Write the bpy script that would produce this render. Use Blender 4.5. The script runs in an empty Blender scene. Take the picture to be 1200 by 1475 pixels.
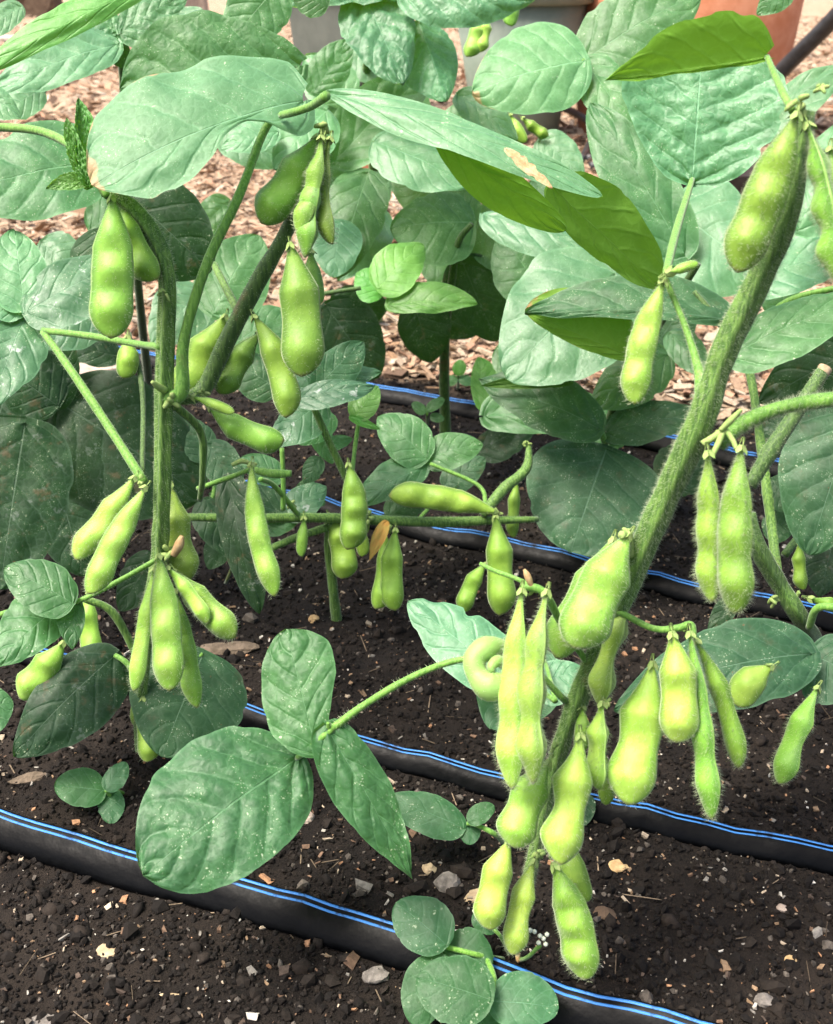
import bpy, math, random
import numpy as np
from mathutils import Vector, Matrix, noise
random.seed(7); np.random.seed(7)
sc = bpy.context.scene
COL = sc.collection
R_ = math.radians
# ------------------------------------------------------------------ camera
W0, H0, F = 1200.0, 1475.0, 1581.0          # photograph size and focal length in its pixels
CAMH, PITCH = 0.42, R_(27)
cd = bpy.data.cameras.new('camera'); cam = bpy.data.objects.new('camera', cd); COL.objects.link(cam)
cam.location = (0, 0, CAMH); cam.rotation_euler = (R_(90) - PITCH, 0, 0)
cd.sensor_fit = 'VERTICAL'; cd.sensor_height = 24; cd.sensor_width = 24 * W0 / H0; cd.lens = 24 * F / H0
cd.clip_start = 0.01; cd.clip_end = 500
cd.dof.use_dof = True; cd.dof.focus_distance = 0.54; cd.dof.aperture_fstop = 15
sc.camera = cam
# ------------------------------------------------------------------ sky, sun, exposure
SUN_EL, SUN_AZ = R_(64), R_(252)             # azimuth clockwise from +Y (behind the camera, a little to the left)
wd = bpy.data.worlds.new('World'); sc.world = wd; wd.use_nodes = True
wn = wd.node_tree; sky = wn.nodes.new('ShaderNodeTexSky'); sky.sky_type = 'NISHITA'; sky.sun_disc = False
sky.sun_elevation = SUN_EL; sky.sun_rotation = SUN_AZ; sky.air_density = 1.0; sky.dust_density = 7.0; sky.ozone_density = 0.6
wn.links.new(sky.outputs[0], wn.nodes['Background'].inputs[0]); wn.nodes['Background'].inputs[1].default_value = 0.085
sd = bpy.data.lights.new('sun', 'SUN'); sun = bpy.data.objects.new('sun', sd); COL.objects.link(sun)
sd.energy = 1.5; sd.angle = R_(24); sd.color = (1, 0.95, 0.86)
sv = Vector((math.sin(SUN_AZ) * math.cos(SUN_EL), math.cos(SUN_AZ) * math.cos(SUN_EL), math.sin(SUN_EL)))
sun.rotation_euler = sv.to_track_quat('Z', 'Y').to_euler(); sun.location = sv * 5
vs = sc.view_settings; vs.view_transform = 'Standard'; vs.look = 'None'; vs.gamma = 1; vs.exposure = 2.05
sc.cycles.max_bounces = 5; sc.cycles.diffuse_bounces = 3; sc.cycles.glossy_bounces = 2; sc.cycles.transmission_bounces = 4; sc.cycles.transparent_max_bounces = 6
sc.cycles.caustics_reflective = False; sc.cycles.caustics_refractive = False

# ------------------------------------------------------------------ geometry helpers
CP = Vector((0, 0, CAMH))
FW = Vector((0, math.cos(PITCH), -math.sin(PITCH))); RT = Vector((1, 0, 0)); DN = Vector((0, -math.sin(PITCH), -math.cos(PITCH)))
UP = Vector((0, 0, 1))
def ray(x, y): return FW + RT * ((x - W0 / 2) / F) + DN * ((y - H0 / 2) / F)
def P(x, y, d): return CP + ray(x, y) * d                     # a point of the photograph at depth d metres
def G(x, y, z=0.0):
    r = ray(x, y); return CP + r * ((z - CAMH) / r.z)          # the point of the ground seen there
def gdepth(x, y): return (G(x, y) - CP).dot(FW)
WL = {}
def link(name, verts, faces, mat, parent=None, uvs=None, smooth=True, origin=None, kind=None, col=None):
    me = bpy.data.meshes.new(name)
    vv = np.asarray([tuple(v) for v in verts] if not isinstance(verts, np.ndarray) else verts, dtype=float)
    o0 = np.array(origin) if origin is not None else (vv.min(0) + vv.max(0)) / 2
    me.from_pydata((vv - o0).tolist(), [], faces if isinstance(faces, list) else faces.tolist())
    if smooth: me.polygons.foreach_set('use_smooth', [True] * len(me.polygons))
    if uvs:
        li = np.zeros(len(me.loops), dtype=np.int32); me.loops.foreach_get('vertex_index', li)
        for nm, arr in uvs.items():
            l = me.uv_layers.new(name=nm); l.data.foreach_set('uv', np.asarray(arr, dtype=np.float32)[li].ravel())
    if col is not None:
        a = me.attributes.new('tint', 'FLOAT_COLOR', 'POINT'); a.data.foreach_set('color', np.asarray(col, dtype=np.float32).ravel())
    me.materials.append(mat); me.update()
    o = bpy.data.objects.new(name, me); COL.objects.link(o)
    w = Vector(o0); WL[o.name] = w
    if parent: o.parent = parent; o.location = w - WL[parent.name]
    else: o.location = w
    if kind: o['kind'] = kind
    return o
def thing(name, label, cat, loc, group=None):
    o = bpy.data.objects.new(name, None); COL.objects.link(o); o.location = loc; WL[o.name] = Vector(loc)
    o.empty_display_size = 0.05; o['label'] = label; o['category'] = cat
    if group: o['group'] = group
    return o
def tag(o, label, cat, group=None):
    o['label'] = label; o['category'] = cat
    if group: o['group'] = group
    return o
def pchip(x, xs, ys):                                          # smooth outline through (s, width) pairs
    i = min(max(int(np.searchsorted(xs, x)) - 1, 0), len(xs) - 2); h = xs[i + 1] - xs[i]; t = min(1.0, max(0.0, (x - xs[i]) / h)); D = [(ys[k + 1] - ys[k]) / (xs[k + 1] - xs[k]) for k in range(len(xs) - 1)]
    def m(k):
        if k == 0: return D[0]
        if k == len(xs) - 1: return D[-1]
        return 0.0 if D[k - 1] * D[k] <= 0 else 2 * D[k - 1] * D[k] / (D[k - 1] + D[k])
    return max(0.0, (2 * t ** 3 - 3 * t * t + 1) * ys[i] + (t ** 3 - 2 * t * t + t) * h * m(i) + (3 * t * t - 2 * t ** 3) * ys[i + 1] + (t ** 3 - t * t) * h * m(i + 1))
def spline(pts, n):                                            # Catmull-Rom through tuples
    A = [np.array(p, dtype=float) for p in pts]
    A = [2 * A[0] - A[1]] + A + [2 * A[-1] - A[-2]]
    out = []; m = len(A) - 3
    for k in range(n + 1):
        f = k / n * m; i = min(int(f), m - 1); t = f - i; p0, p1, p2, p3 = A[i:i + 4]
        out.append(0.5 * (2 * p1 + (p2 - p0) * t + (2 * p0 - 5 * p1 + 4 * p2 - p3) * t * t + (3 * p1 - p0 - 3 * p2 + p3) * t ** 3))
    return out
def fuzz(parent, samples, mat, lmin=.0011, lmax=.0024, rad=.00006):
    V = []; Fc = []
    for p, n in samples:
        n = (n + Vector((random.gauss(0, .28), random.gauss(0, .28), random.gauss(0, .28) ))).normalized()
        t = n.orthogonal().normalized(); b = n.cross(t); L = random.uniform(lmin, lmax); i = len(V)
        for k in range(3):
            an = k * 2.0944; V.append(p - n * .0002 + (t * math.cos(an) + b * math.sin(an)) * rad)
        V.append(p + n * L + Vector((0, 0, -L * .15)))
        Fc += [(i, i + 1, i + 3), (i + 1, i + 2, i + 3), (i + 2, i, i + 3)]
    if V: link('fuzz', V, Fc, mat, parent, kind='stuff')
def tube_pts(pts3, rad, seg=10, ridge=0.0, cap=True):
    V = []; Fc = []; n = len(pts3); fr = []
    prev = None
    for i, p in enumerate(pts3):
        t = (pts3[min(i + 1, n - 1)] - pts3[max(i - 1, 0)]).normalized()
        a = t.orthogonal() if prev is None else prev - t * prev.dot(t)
        a.normalize(); b = t.cross(a); prev = a; fr.append((p, a, b))
        for k in range(seg):
            an = 2 * math.pi * k / seg; r = rad[i] * (1 + ridge * math.cos(5 * an))
            V.append(p + (a * math.cos(an) + b * math.sin(an)) * r)
    for i in range(n - 1):
        for k in range(seg):
            k2 = (k + 1) % seg; Fc.append((i * seg + k, i * seg + k2, (i + 1) * seg + k2, (i + 1) * seg + k))
    if cap: Fc.append(tuple(range(seg))[::-1]); Fc.append(tuple(range((n - 1) * seg, n * seg)))
    return V, Fc, fr
def tube(name, parent, pts, mat, hair=0, seg=10, n=None, ridge=0.0, hl=(.0011, .0024), wob=.13):
    """pts: (x, y, depth, radius in photo pixels)"""
    n = n or max(8, 5 * len(pts)); s = spline(pts, n)
    p3 = [P(q[0], q[1], q[2]) for q in s]; rad = [max(.0003, q[3] * q[2] / F) for q in s]
    rad = [r * (1 + wob * noise.noise(p * 90)) for r, p in zip(rad, p3)]
    V, Fc, fr = tube_pts(p3, rad, seg, ridge)
    o = link(name, V, Fc, mat, parent)
    if hair:
        S = []
        for _ in range(hair):
            f = random.random() * (n - .001); i = int(f); t = f - i; an = random.random() * 6.2832
            p, a, b = fr[i]; q = p.lerp(fr[i + 1][0], t); nn = a * math.cos(an) + b * math.sin(an)
            S.append((q + nn * (rad[i] * (1 - t) + rad[i + 1] * t), nn))
        fuzz(o, S, M['fuzz'], *hl)
    return o

# ------------------------------------------------------------------ materials
M = {}
class NT:
    def __init__(s, name):
        m = bpy.data.materials.new(name); m.use_nodes = True; s.m = m; s.t = m.node_tree; s.t.nodes.clear(); M[name] = m
        s.out = s.t.nodes.new('ShaderNodeOutputMaterial')
    def n(s, typ, out=0, _p=None, **kw):
        nd = s.t.nodes.new('ShaderNode' + typ)
        for k, v in (_p or {}).items(): setattr(nd, k, v)
        for k, v in kw.items():
            key = int(k[1:]) if k[0] == 'i' and k[1:].isdigit() else k.replace('_', ' ')
            s.set(nd.inputs[key], v)
        return nd.outputs[out]
    def set(s, inp, v):
        if isinstance(v, bpy.types.NodeSocket): s.t.links.new(v, inp)
        else:
            if isinstance(v, tuple) and len(v) == 3 and inp.type == 'RGBA': v = (*v, 1)
            inp.default_value = v
    def ma(s, op, a, b=0.0, c=None):
        kw = dict(i0=a, i1=b)
        if c is not None: kw['i2'] = c
        return s.n('Math', _p={'operation': op}, **kw)
    def mr(s, v, a, b, c=0.0, d=1.0): return s.n('MapRange', _p={'interpolation_type': 'SMOOTHSTEP'}, i0=v, i1=a, i2=b, i3=c, i4=d)
    def mix(s, f, a, b):
        nd = s.t.nodes.new('ShaderNodeMix'); nd.data_type = 'RGBA'
        s.set(nd.inputs[0], f); s.set(nd.inputs[6], a); s.set(nd.inputs[7], b); return nd.outputs[2]
    def noise(s, vec, scale, detail=3.0, rough=.55):
        return s.n('TexNoise', Vector=vec, Scale=scale, Detail=detail, Roughness=rough)
    def done(s, shader): s.t.links.new(shader, s.out.inputs[0]); return s.m

def leaf_mat(name, base, base2, under, trans, nveins=5.2, speck=.5, stain=0.0, scorch=0.0, rough=.42, spec=.5, sheen=.25, tf=.34, bump=1.0, white=0.0):
    k = NT(name)
    uv = k.n('UVMap', _p={'uv_map': 'UVMap'}); cm = k.n('UVMap', _p={'uv_map': 'cm'})
    sep = k.t.nodes.new('ShaderNodeSeparateXYZ'); k.set(sep.inputs[0], uv); u, v = sep.outputs[0], sep.outputs[1]
    rnd = k.n('ObjectInfo', out='Random')
    off = k.n('VectorMath', _p={'operation': 'ADD'}, i0=cm, i1=k.n('CombineXYZ', X=k.ma('MULTIPLY', rnd, 91.0), Y=k.ma('MULTIPLY', rnd, 57.0), Z=0.0))
    nz = k.noise(off, .9, 3); nzf = k.noise(off, 6.0, 4, .65)
    a = k.ma('ABSOLUTE', k.ma('MULTIPLY_ADD', u, 2.0, -1.0))
    midw = k.ma('MULTIPLY_ADD', v, -.018, .026)
    mid = k.mr(k.ma('DIVIDE', a, midw), .45, 1.0, 1.0, 0.0)
    c = k.ma('ADD', k.ma('MULTIPLY', k.ma('SUBTRACT', v, k.ma('MULTIPLY', k.ma('POWER', a, 1.15), .34)), float(nveins)), k.ma('MULTIPLY', k.ma('GREATER_THAN', u, .5), .42))
    c = k.ma('ADD', c, k.ma('MULTIPLY', k.ma('SUBTRACT', nz, .5), .35))
    dist = k.ma('SUBTRACT', .5, k.ma('ABSOLUTE', k.ma('SUBTRACT', k.ma('FRACT', c), .5)))
    lat = k.ma('MULTIPLY', k.mr(dist, .004, .045, 1.0, 0.0), k.mr(a, .80, 1.0, 1.0, .15))
    vein = k.ma('MAXIMUM', mid, k.ma('MULTIPLY', lat, .45)); crease = k.ma('MULTIPLY', k.mr(dist, .0, .16, 1.0, 0.0), k.mr(a, .8, 1.0, 1.0, 0.0))
    wc = k.n('VectorMath', _p={'operation': 'ADD'}, i0=off, i1=k.n('VectorMath', _p={'operation': 'SCALE'}, i0=k.n('TexNoise', out='Color', Vector=off, Scale=2.5, Detail=2.0), Scale=.35))
    cell = k.n('TexVoronoi', _p={'feature': 'DISTANCE_TO_EDGE'}, Vector=wc, Scale=1.7)
    tert = k.mr(cell, .0, .10, 1.0, 0.0)
    # colours
    colr = k.mix(k.mr(nz, .3, .7), base, base2)
    colr = k.mix(k.ma('MULTIPLY', k.mr(nzf, .35, .7), .25), colr, tuple(x * .6 for x in base))
    pale = tuple(min(1, x * 1.5 + .07) for x in base2)
    colr = k.mix(k.ma('MINIMUM', k.ma('ADD', k.ma('MULTIPLY', vein, .55), k.ma('MULTIPLY', tert, .16)), 1.0), colr, pale)
    colr = k.mix(k.mr(a, .93, 1.0, 0.0, .35), colr, pale)
    hue = k.n('HueSaturation', Hue=k.ma('MULTIPLY_ADD', k.ma('FRACT', k.ma('MULTIPLY', rnd, 7.31)), .026, .487), Saturation=1.0, Value=k.ma('MULTIPLY_ADD', rnd, .5, .75), Color=colr)
    colr = hue
    # insect specks: small bleached points in drifts
    vor = k.t.nodes.new('ShaderNodeTexVoronoi'); k.set(vor.inputs['Vector'], wc); vor.inputs['Scale'].default_value = 3.0
    sr = k.t.nodes.new('ShaderNodeSeparateColor'); k.set(sr.inputs[0], vor.outputs['Color'])
    sp = k.ma('MULTIPLY', k.mr(vor.outputs['Distance'], .10, .2, 1.0, 0.0), k.mr(sr.outputs[0], .55, .75))
    drift = k.mr(nz, .46, .60)
    vor2 = k.n('TexVoronoi', Vector=wc, Scale=9.0)
    sp2 = k.ma('MULTIPLY', k.mr(vor2, .12, .34, 1.0, 0.0), k.ma('MULTIPLY', k.mr(nz, .45, .62), k.mr(nzf, .42, .56)))
    sp = k.ma('MULTIPLY', k.ma('MAXIMUM', sp, k.ma('MULTIPLY', sp2, 1.0)), k.ma('MULTIPLY_ADD', drift, .85, .15))
    colr = k.mix(k.ma('MULTIPLY', sp, speck), colr, (.55, .66, .42))
    if white:
        ws = k.mr(k.noise(wc, 1.1, 4, .7), .60, .68)
        colr = k.mix(k.ma('MULTIPLY', ws, white), colr, (.62, .68, .62))
    if stain:
        st = k.mr(k.noise(off, .8, 4, .7), .56, .70)
        colr = k.mix(k.ma('MULTIPLY', st, stain), colr, (.13, .085, .045))
        hs = k.ma('MULTIPLY', k.mr(vor.outputs['Distance'], .08, .16, 1.0, 0.0), k.mr(sr.outputs[1], .93, .95))
        colr = k.mix(hs, colr, (.16, .07, .03))
    if scorch:
        e = k.ma('ADD', k.ma('MULTIPLY', k.ma('MAXIMUM', a, k.ma('MULTIPLY', v, 1.02)), 1.0), k.ma('MULTIPLY', k.ma('SUBTRACT', k.noise(off, .55, 3), .5), .34))
        e = k.ma('ADD', e, k.ma('MULTIPLY', v, .12))
        sm = k.mr(e, 1.13 - .05 * scorch, 1.16 - .05 * scorch)
        colr = k.mix(sm, colr, k.mix(nzf, (.34, .19, .08), (.55, .40, .22)))
    geo = k.n('NewGeometry', out='Backfacing')
    ucol = k.mix(k.ma('MULTIPLY', k.ma('MAXIMUM', vein, k.ma('MULTIPLY', tert, .4)), .5), under, tuple(min(1, x * 1.45 + .03) for x in under))
    col2 = k.mix(geo, colr, ucol)
    if scorch: col2 = k.mix(k.ma('MULTIPLY', sm, geo), col2, (.30, .18, .08))
    h = k.ma('ADD', k.ma('MULTIPLY', k.mr(cell, 0.0, .35), .10 * bump ** 2), k.ma('MULTIPLY', k.ma('MAXIMUM', k.ma('MULTIPLY', crease, .8), mid), -.5 * min(1, bump))); h = k.ma('ADD', h, k.ma('MULTIPLY', nzf, .22))
    bp = k.n('Bump', Strength=.7, Distance=.0009, Height=h)
    pr = k.n('BsdfPrincipled', Base_Color=col2, Roughness=k.mr(nzf, .2, .8, rough + .02, rough + .17), Specular_IOR_Level=k.ma('MULTIPLY_ADD', geo, -spec * .7, spec), Normal=bp,
             Sheen_Weight=sheen, Sheen_Roughness=.5, Sheen_Tint=(.85, 1, .9))
    tr = k.n('BsdfTranslucent', Color=k.mix(k.ma('MULTIPLY', vein, .4), trans, tuple(x * .6 for x in trans)), Normal=bp)
    mx = k.n('MixShader', i0=tf, i1=pr, i2=tr)
    return k.done(mx)
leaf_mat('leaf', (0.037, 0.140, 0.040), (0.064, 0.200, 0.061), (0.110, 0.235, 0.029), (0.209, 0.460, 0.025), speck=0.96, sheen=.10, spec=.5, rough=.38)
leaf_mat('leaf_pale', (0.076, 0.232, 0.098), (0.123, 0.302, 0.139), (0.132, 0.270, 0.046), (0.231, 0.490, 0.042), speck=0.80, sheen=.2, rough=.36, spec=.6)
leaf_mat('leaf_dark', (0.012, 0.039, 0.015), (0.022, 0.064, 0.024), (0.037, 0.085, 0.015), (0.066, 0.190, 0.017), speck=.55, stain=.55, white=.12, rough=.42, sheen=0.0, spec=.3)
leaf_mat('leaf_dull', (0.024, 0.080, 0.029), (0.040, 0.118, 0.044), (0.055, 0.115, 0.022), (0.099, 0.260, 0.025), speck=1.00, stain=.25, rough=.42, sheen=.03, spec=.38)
leaf_mat('leaf_young', (0.073, 0.250, 0.038), (0.116, 0.325, 0.055), (0.138, 0.300, 0.027), (0.275, 0.570, 0.029), speck=0.48, rough=.38, spec=.5, sheen=.1)
leaf_mat('leaf_scorched', (0.073, 0.218, 0.086), (0.113, 0.286, 0.122), (0.127, 0.250, 0.029), (0.231, 0.460, 0.025), speck=0.72, scorch=1.0, sheen=.14)
leaf_mat('leaf_stained', (0.044, 0.135, 0.059), (0.068, 0.180, 0.080), (0.088, 0.180, 0.034), (0.143, 0.340, 0.034), speck=0.96, white=.6, rough=.35, sheen=.1)
leaf_mat('leaf_crinkled', (0.052, 0.178, 0.070), (0.093, 0.265, 0.112), (0.121, 0.240, 0.042), (0.220, 0.460, 0.034), speck=0.64, bump=1.9, rough=.36, spec=.55, sheen=.1)
leaf_mat('leaf_smooth', (.026, .105, .034), (.042, .145, .050), (.10, .22, .04), (.18, .43, .03), nveins=3.4, speck=.7, bump=.3, rough=.42, spec=.4, sheen=.1)
leaf_mat('leaf_quilted', (0.033, 0.125, 0.035), (0.057, 0.180, 0.052), (0.110, 0.220, 0.034), (0.198, 0.430, 0.025), speck=0.80, bump=1.6, rough=.40, spec=.45, sheen=.1)

def pod_mat(name, c1, c2, edge, sss=.09):
    k = NT(name)
    uv = k.n('UVMap', _p={'uv_map': 'UVMap'}); sep = k.t.nodes.new('ShaderNodeSeparateXYZ'); k.set(sep.inputs[0], uv); u, v = sep.outputs[0], sep.outputs[1]
    rnd = k.n('ObjectInfo', out='Random'); co = k.n('TexCoord', out='Object')
    nz = k.noise(co, 90.0, 3); nf = k.noise(co, 700.0, 4, .7)
    col = k.mix(k.mr(nz, .3, .7), tuple(x * .9 for x in c1), c2); blot = k.noise(co, 38.0, 4, .7); col = k.mix(k.mr(blot, .54, .72, 0.0, .55), col, tuple(x * q for x, q in zip(c1, (.62, .72, .8))))
    sut = k.mr(k.ma('ABSOLUTE', k.ma('SUBTRACT', k.ma('FRACT', k.ma('ADD', k.ma('MULTIPLY', u, 2.0), .5)), .5)), .02, .085, 1.0, 0.0)
    sd_ = k.ma('ABSOLUTE', k.ma('SUBTRACT', k.ma('FRACT', k.ma('ADD', k.ma('MULTIPLY', u, 2.0), .5)), .5))
    col = k.mix(k.mr(sd_, .12, .32, .85, 0.0), col, tuple(x * q for x, q in zip(c1, (.52, .58, .7))))
    col = k.mix(k.ma('MULTIPLY', sut, .75), col, edge)
    col = k.mix(k.ma('MULTIPLY', k.mr(nf, .35, .75), .22), col, tuple(x * .62 for x in c1))
    col = k.mix(k.mr(v, .955, 1.0, 0.0, .7), col, (.20, .17, .07))
    col = k.mix(k.mr(v, .0, .06, .5, 0.0), col, (.16, .24, .06))
    sp = k.ma('MULTIPLY', k.mr(k.n('TexVoronoi', Vector=co, Scale=160.0), .05, .12, 1.0, 0.0), k.mr(blot, .55, .60))
    col = k.mix(k.ma('MULTIPLY', sp, .8), col, (.12, .09, .03))
    col = k.n('HueSaturation', Hue=k.ma('MULTIPLY_ADD', k.ma('FRACT', k.ma('MULTIPLY', rnd, 5.7)), .03, .482), Saturation=1.0, Value=k.ma('MULTIPLY_ADD', rnd, .36, .76), Color=col)
    bp = k.n('Bump', Strength=.35, Distance=.0005, Height=k.ma('ADD', nf, k.ma('MULTIPLY', nz, .8)))
    pr = k.n('BsdfPrincipled', Base_Color=col, Roughness=.5, Specular_IOR_Level=.35, Normal=bp, Sheen_Weight=.35, Sheen_Roughness=.4, Sheen_Tint=(.95, 1, .8),
             Subsurface_Weight=sss, Subsurface_Scale=.0025, Subsurface_Radius=(.7, 1.0, .25))
    return k.done(pr)
pod_mat('pod', (.245, .455, .052), (.355, .555, .088), (.35, .55, .15))
pod_mat('pod_green_shaded', (.165, .345, .036), (.235, .435, .052), (.27, .43, .10))  # greener pods; the darker tone also paints canopy shade into the upper pods
def stem_mat(name, c1, c2, scar):
    k = NT(name); co = k.n('TexCoord', out='Object'); nz = k.noise(co, 110.0, 4, .65); st = k.noise(k.n('VectorMath', _p={'operation': 'MULTIPLY'}, i0=co, i1=(1.0, 1.0, .10)), 900.0, 2, .5); bl = k.noise(co, 45.0, 4, .7)
    col = k.mix(k.mr(st, .38, .62), c1, c2); col = k.mix(k.ma('MULTIPLY', k.mr(nz, .45, .75), .4), col, tuple(x * .6 for x in c1)); col = k.mix(k.mr(bl, .62, .72, 0.0, scar), col, (.13, .085, .03))
    k.done(k.n('BsdfPrincipled', Base_Color=col, Roughness=.55, Specular_IOR_Level=.3, Sheen_Weight=.2, Normal=k.n('Bump', Strength=.6, Distance=.0007, Height=k.ma('ADD', st, k.ma('MULTIPLY', nz, .5)))))
def simple(name, c1, c2, scale=60.0, rough=.5, spec=.4, bump=.3, bd=.0005, sheen=0.0, sss=0.0, detail=4.0):
    k = NT(name); co = k.n('TexCoord', out='Object'); nz = k.noise(co, scale, detail, .65)
    col = k.mix(k.mr(nz, .3, .7), c1, c2); bp = k.n('Bump', Strength=bump, Distance=bd, Height=nz)
    kw = dict(Subsurface_Weight=sss, Subsurface_Scale=.003, Subsurface_Radius=(.6, 1, .25)) if sss else {}
    return k.done(k.n('BsdfPrincipled', Base_Color=col, Roughness=rough, Specular_IOR_Level=spec, Normal=bp, Sheen_Weight=sheen, **kw))
stem_mat('stem', (.058, .135, .022), (.135, .250, .048), .55)
stem_mat('stem_dark', (.034, .080, .015), (.075, .145, .028), .5)
stem_mat('petiole', (.090, .225, .028), (.155, .325, .050), .25)
simple('calyx', (.19, .31, .08), (.30, .37, .13), 500, .7, .2, .5, .0005)
simple('leaf_scorch_patch', (.36, .22, .10), (.55, .40, .24), 160, .8, .2, .5, .0006)
simple('yellow_bract', (.36, .27, .06), (.42, .22, .05), 160, .7, .2, .5, .0006)
simple('dry', (.32, .20, .09), (.46, .33, .17), 250, .8, .2, .5, .0006)
k = NT('fuzz')
k.done(k.n('MixShader', i0=.45, i1=k.n('BsdfPrincipled', Base_Color=(.60, .68, .46), Roughness=.5, Specular_IOR_Level=.4), i2=k.n('BsdfTranslucent', Color=(.62, .72, .48))))
simple('bud_white', (.62, .68, .50), (.75, .78, .65), 400, .5, .4)
# drip tape: black polyethylene with dust and scuffs
k = NT('tape_black'); co = k.n('TexCoord', out='Object')
n1 = k.noise(co, 14.0, 4, .7); n2 = k.noise(co, 160.0, 4, .7)
col = k.mix(k.mr(n2, .52, .8), (.0012, .0014, .0018), (.003, .0034, .004)); col = k.mix(k.ma('MULTIPLY', k.mr(n1, .64, .72), k.mr(n2, .45, .7)), col, (.022, .020, .018))
k.done(k.n('BsdfPrincipled', Base_Color=col, Roughness=k.mr(n2, .3, .75, .32, .5), Specular_IOR_Level=.08, Normal=k.n('Bump', Strength=.5, Distance=.0014, Height=k.noise(co, 60.0, 4))))
k = NT('tape_blue'); co = k.n('TexCoord', out='Object'); wn_ = k.noise(co, 70.0, 5, .75)
k.done(k.n('BsdfPrincipled', Base_Color=k.mix(k.mr(wn_, .50, .68), (.05, .21, .56), (.012, .03, .07)), Roughness=.45, Specular_IOR_Level=.25))
simple('black_plastic', (.010, .010, .011), (.03, .03, .032), 60, .4, .45, .3, .001)
simple('terracotta', (.42, .155, .075), (.52, .23, .13), 22, .85, .2, .4, .002)
simple('planter_grey', (.135, .175, .135), (.18, .22, .175), 14, .6, .35, .2, .001)
simple('planter_dark', (.085, .10, .088), (.115, .13, .115), 14, .6, .35, .2, .001)
simple('board', (.36, .30, .25), (.50, .44, .38), 30, .85, .2, .6, .003)
simple('stone_grey', (.09, .08, .07), (.20, .18, .16), 180, .85, .25, .7, .002)
simple('stone_pale', (.26, .20, .16), (.40, .33, .27), 70, .85, .25, .6, .003)
simple('log', (.07, .045, .03), (.13, .09, .06), 35, .9, .2, .8, .006)
simple('litter', (.085, .065, .045), (.17, .13, .095), 160, .9, .2, .8, .003)
simple('straw', (.26, .19, .11), (.42, .33, .21), 200, .75, .25, .4, .0006)
k = NT('tinted')      # crumbs and chips carry their own colour
at = k.n('Attribute', _p={'attribute_name': 'tint'}, out='Color'); co = k.n('TexCoord', out='Object'); nz = k.noise(co, 420.0, 3, .7)
k.done(k.n('BsdfPrincipled', Base_Color=k.mix(k.mr(nz, .3, .75), at, k.mix(.5, at, (0.0, 0.0, 0.0))), Roughness=.85, Specular_IOR_Level=.22, Normal=k.n('Bump', Strength=.5, Distance=.0006, Height=nz)))

# ------------------------------------------------------------------ ground
e0 = G(380, 520); e1 = G(1080, 592); ED = (e1 - e0); ED.z = 0; ED.normalize(); EN = Vector((-ED.y, ED.x, 0))      # edge of the mulch, parallel to the tapes
def beyond(x, y): return (x - e0.x) * EN.x + (y - e0.y) * EN.y
def soil_h(x, y):
    f = max(0.0, min(1.0, 1 - (math.hypot(x, y - .8) - 1.2) / .8))
    v = Vector((x, y, 0))
    h = .007 * noise.noise(v * 4) + .0045 * noise.noise(v * 13 + Vector((3, 1, 0))) + .0028 * noise.noise(v * 38) + .0017 * noise.noise(v * 95)
    return h * f
k = NT('ground'); co = k.n('TexCoord', out='Object')
dx = k.n('VectorMath', _p={'operation': 'DOT_PRODUCT'}, out='Value', i0=k.n('VectorMath', _p={'operation': 'SUBTRACT'}, i0=co, i1=tuple(e0)), i1=tuple(EN))
edge = k.mr(k.ma('ADD', dx, k.ma('MULTIPLY', k.ma('SUBTRACT', k.noise(co, 9.0, 4), .5), .16)), -.02, .03)
n1 = k.noise(co, 55.0, 5, .7); n2 = k.noise(co, 420.0, 4, .7); n3 = k.noise(co, 7.0, 3)
soil = k.mix(k.mr(n1, .3, .7), (.0045, .0032, .0024), (.012, .0086, .0063)); soil = k.mix(k.ma('MULTIPLY', k.mr(n2, .55, .75), .5), soil, (.028, .021, .0155))
soil = k.mix(k.ma('MULTIPLY', k.mr(n3, .48, .68), .6), soil, (.024, .018, .0135))
ch = k.n('TexVoronoi', out='Color', Vector=k.n('VectorMath', _p={'operation': 'MULTIPLY'}, i0=co, i1=(1.0, 2.2, 1.0)), Scale=38.0)
chs = k.t.nodes.new('ShaderNodeSeparateColor'); k.set(chs.inputs[0], ch)
chip = k.mix(chs.outputs[0], (.20, .125, .075), (.46, .34, .24)); chip = k.mix(k.mr(n2, .5, .8), chip, (.16, .10, .06))
k.done(k.n('BsdfPrincipled', Base_Color=k.mix(edge, soil, chip), Roughness=.9, Specular_IOR_Level=.2,
           Normal=k.n('Bump', Strength=.9, Distance=.004, Height=k.ma('ADD', n1, k.ma('MULTIPLY', n2, .5)))))
def axis(lo, hi, step, far):
    a = list(np.arange(lo, hi, step)); s = step; q = hi
    while q < far: a.append(q); s *= 1.35; q += s
    a.append(far); s = step; q = lo - step; b = []
    while q > -far: b.append(q); s *= 1.35; q -= s
    b.append(-far); return np.array(b[::-1] + a)
gx = axis(-.66, .66, .0058, 90.0); gy = axis(.26, 1.45, .0058, 90.0)
gv = [(x, y, soil_h(x, y)) for y in gy for x in gx]
nx = len(gx); ii = np.arange(len(gy) - 1)[:, None] * nx + np.arange(nx - 1)[None, :]
gf = np.stack([ii, ii + 1, ii + 1 + nx, ii + nx], -1).reshape(-1, 4)
link('ground', gv, gf, M['ground'], origin=(0, 0, 0), kind='structure')

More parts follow.
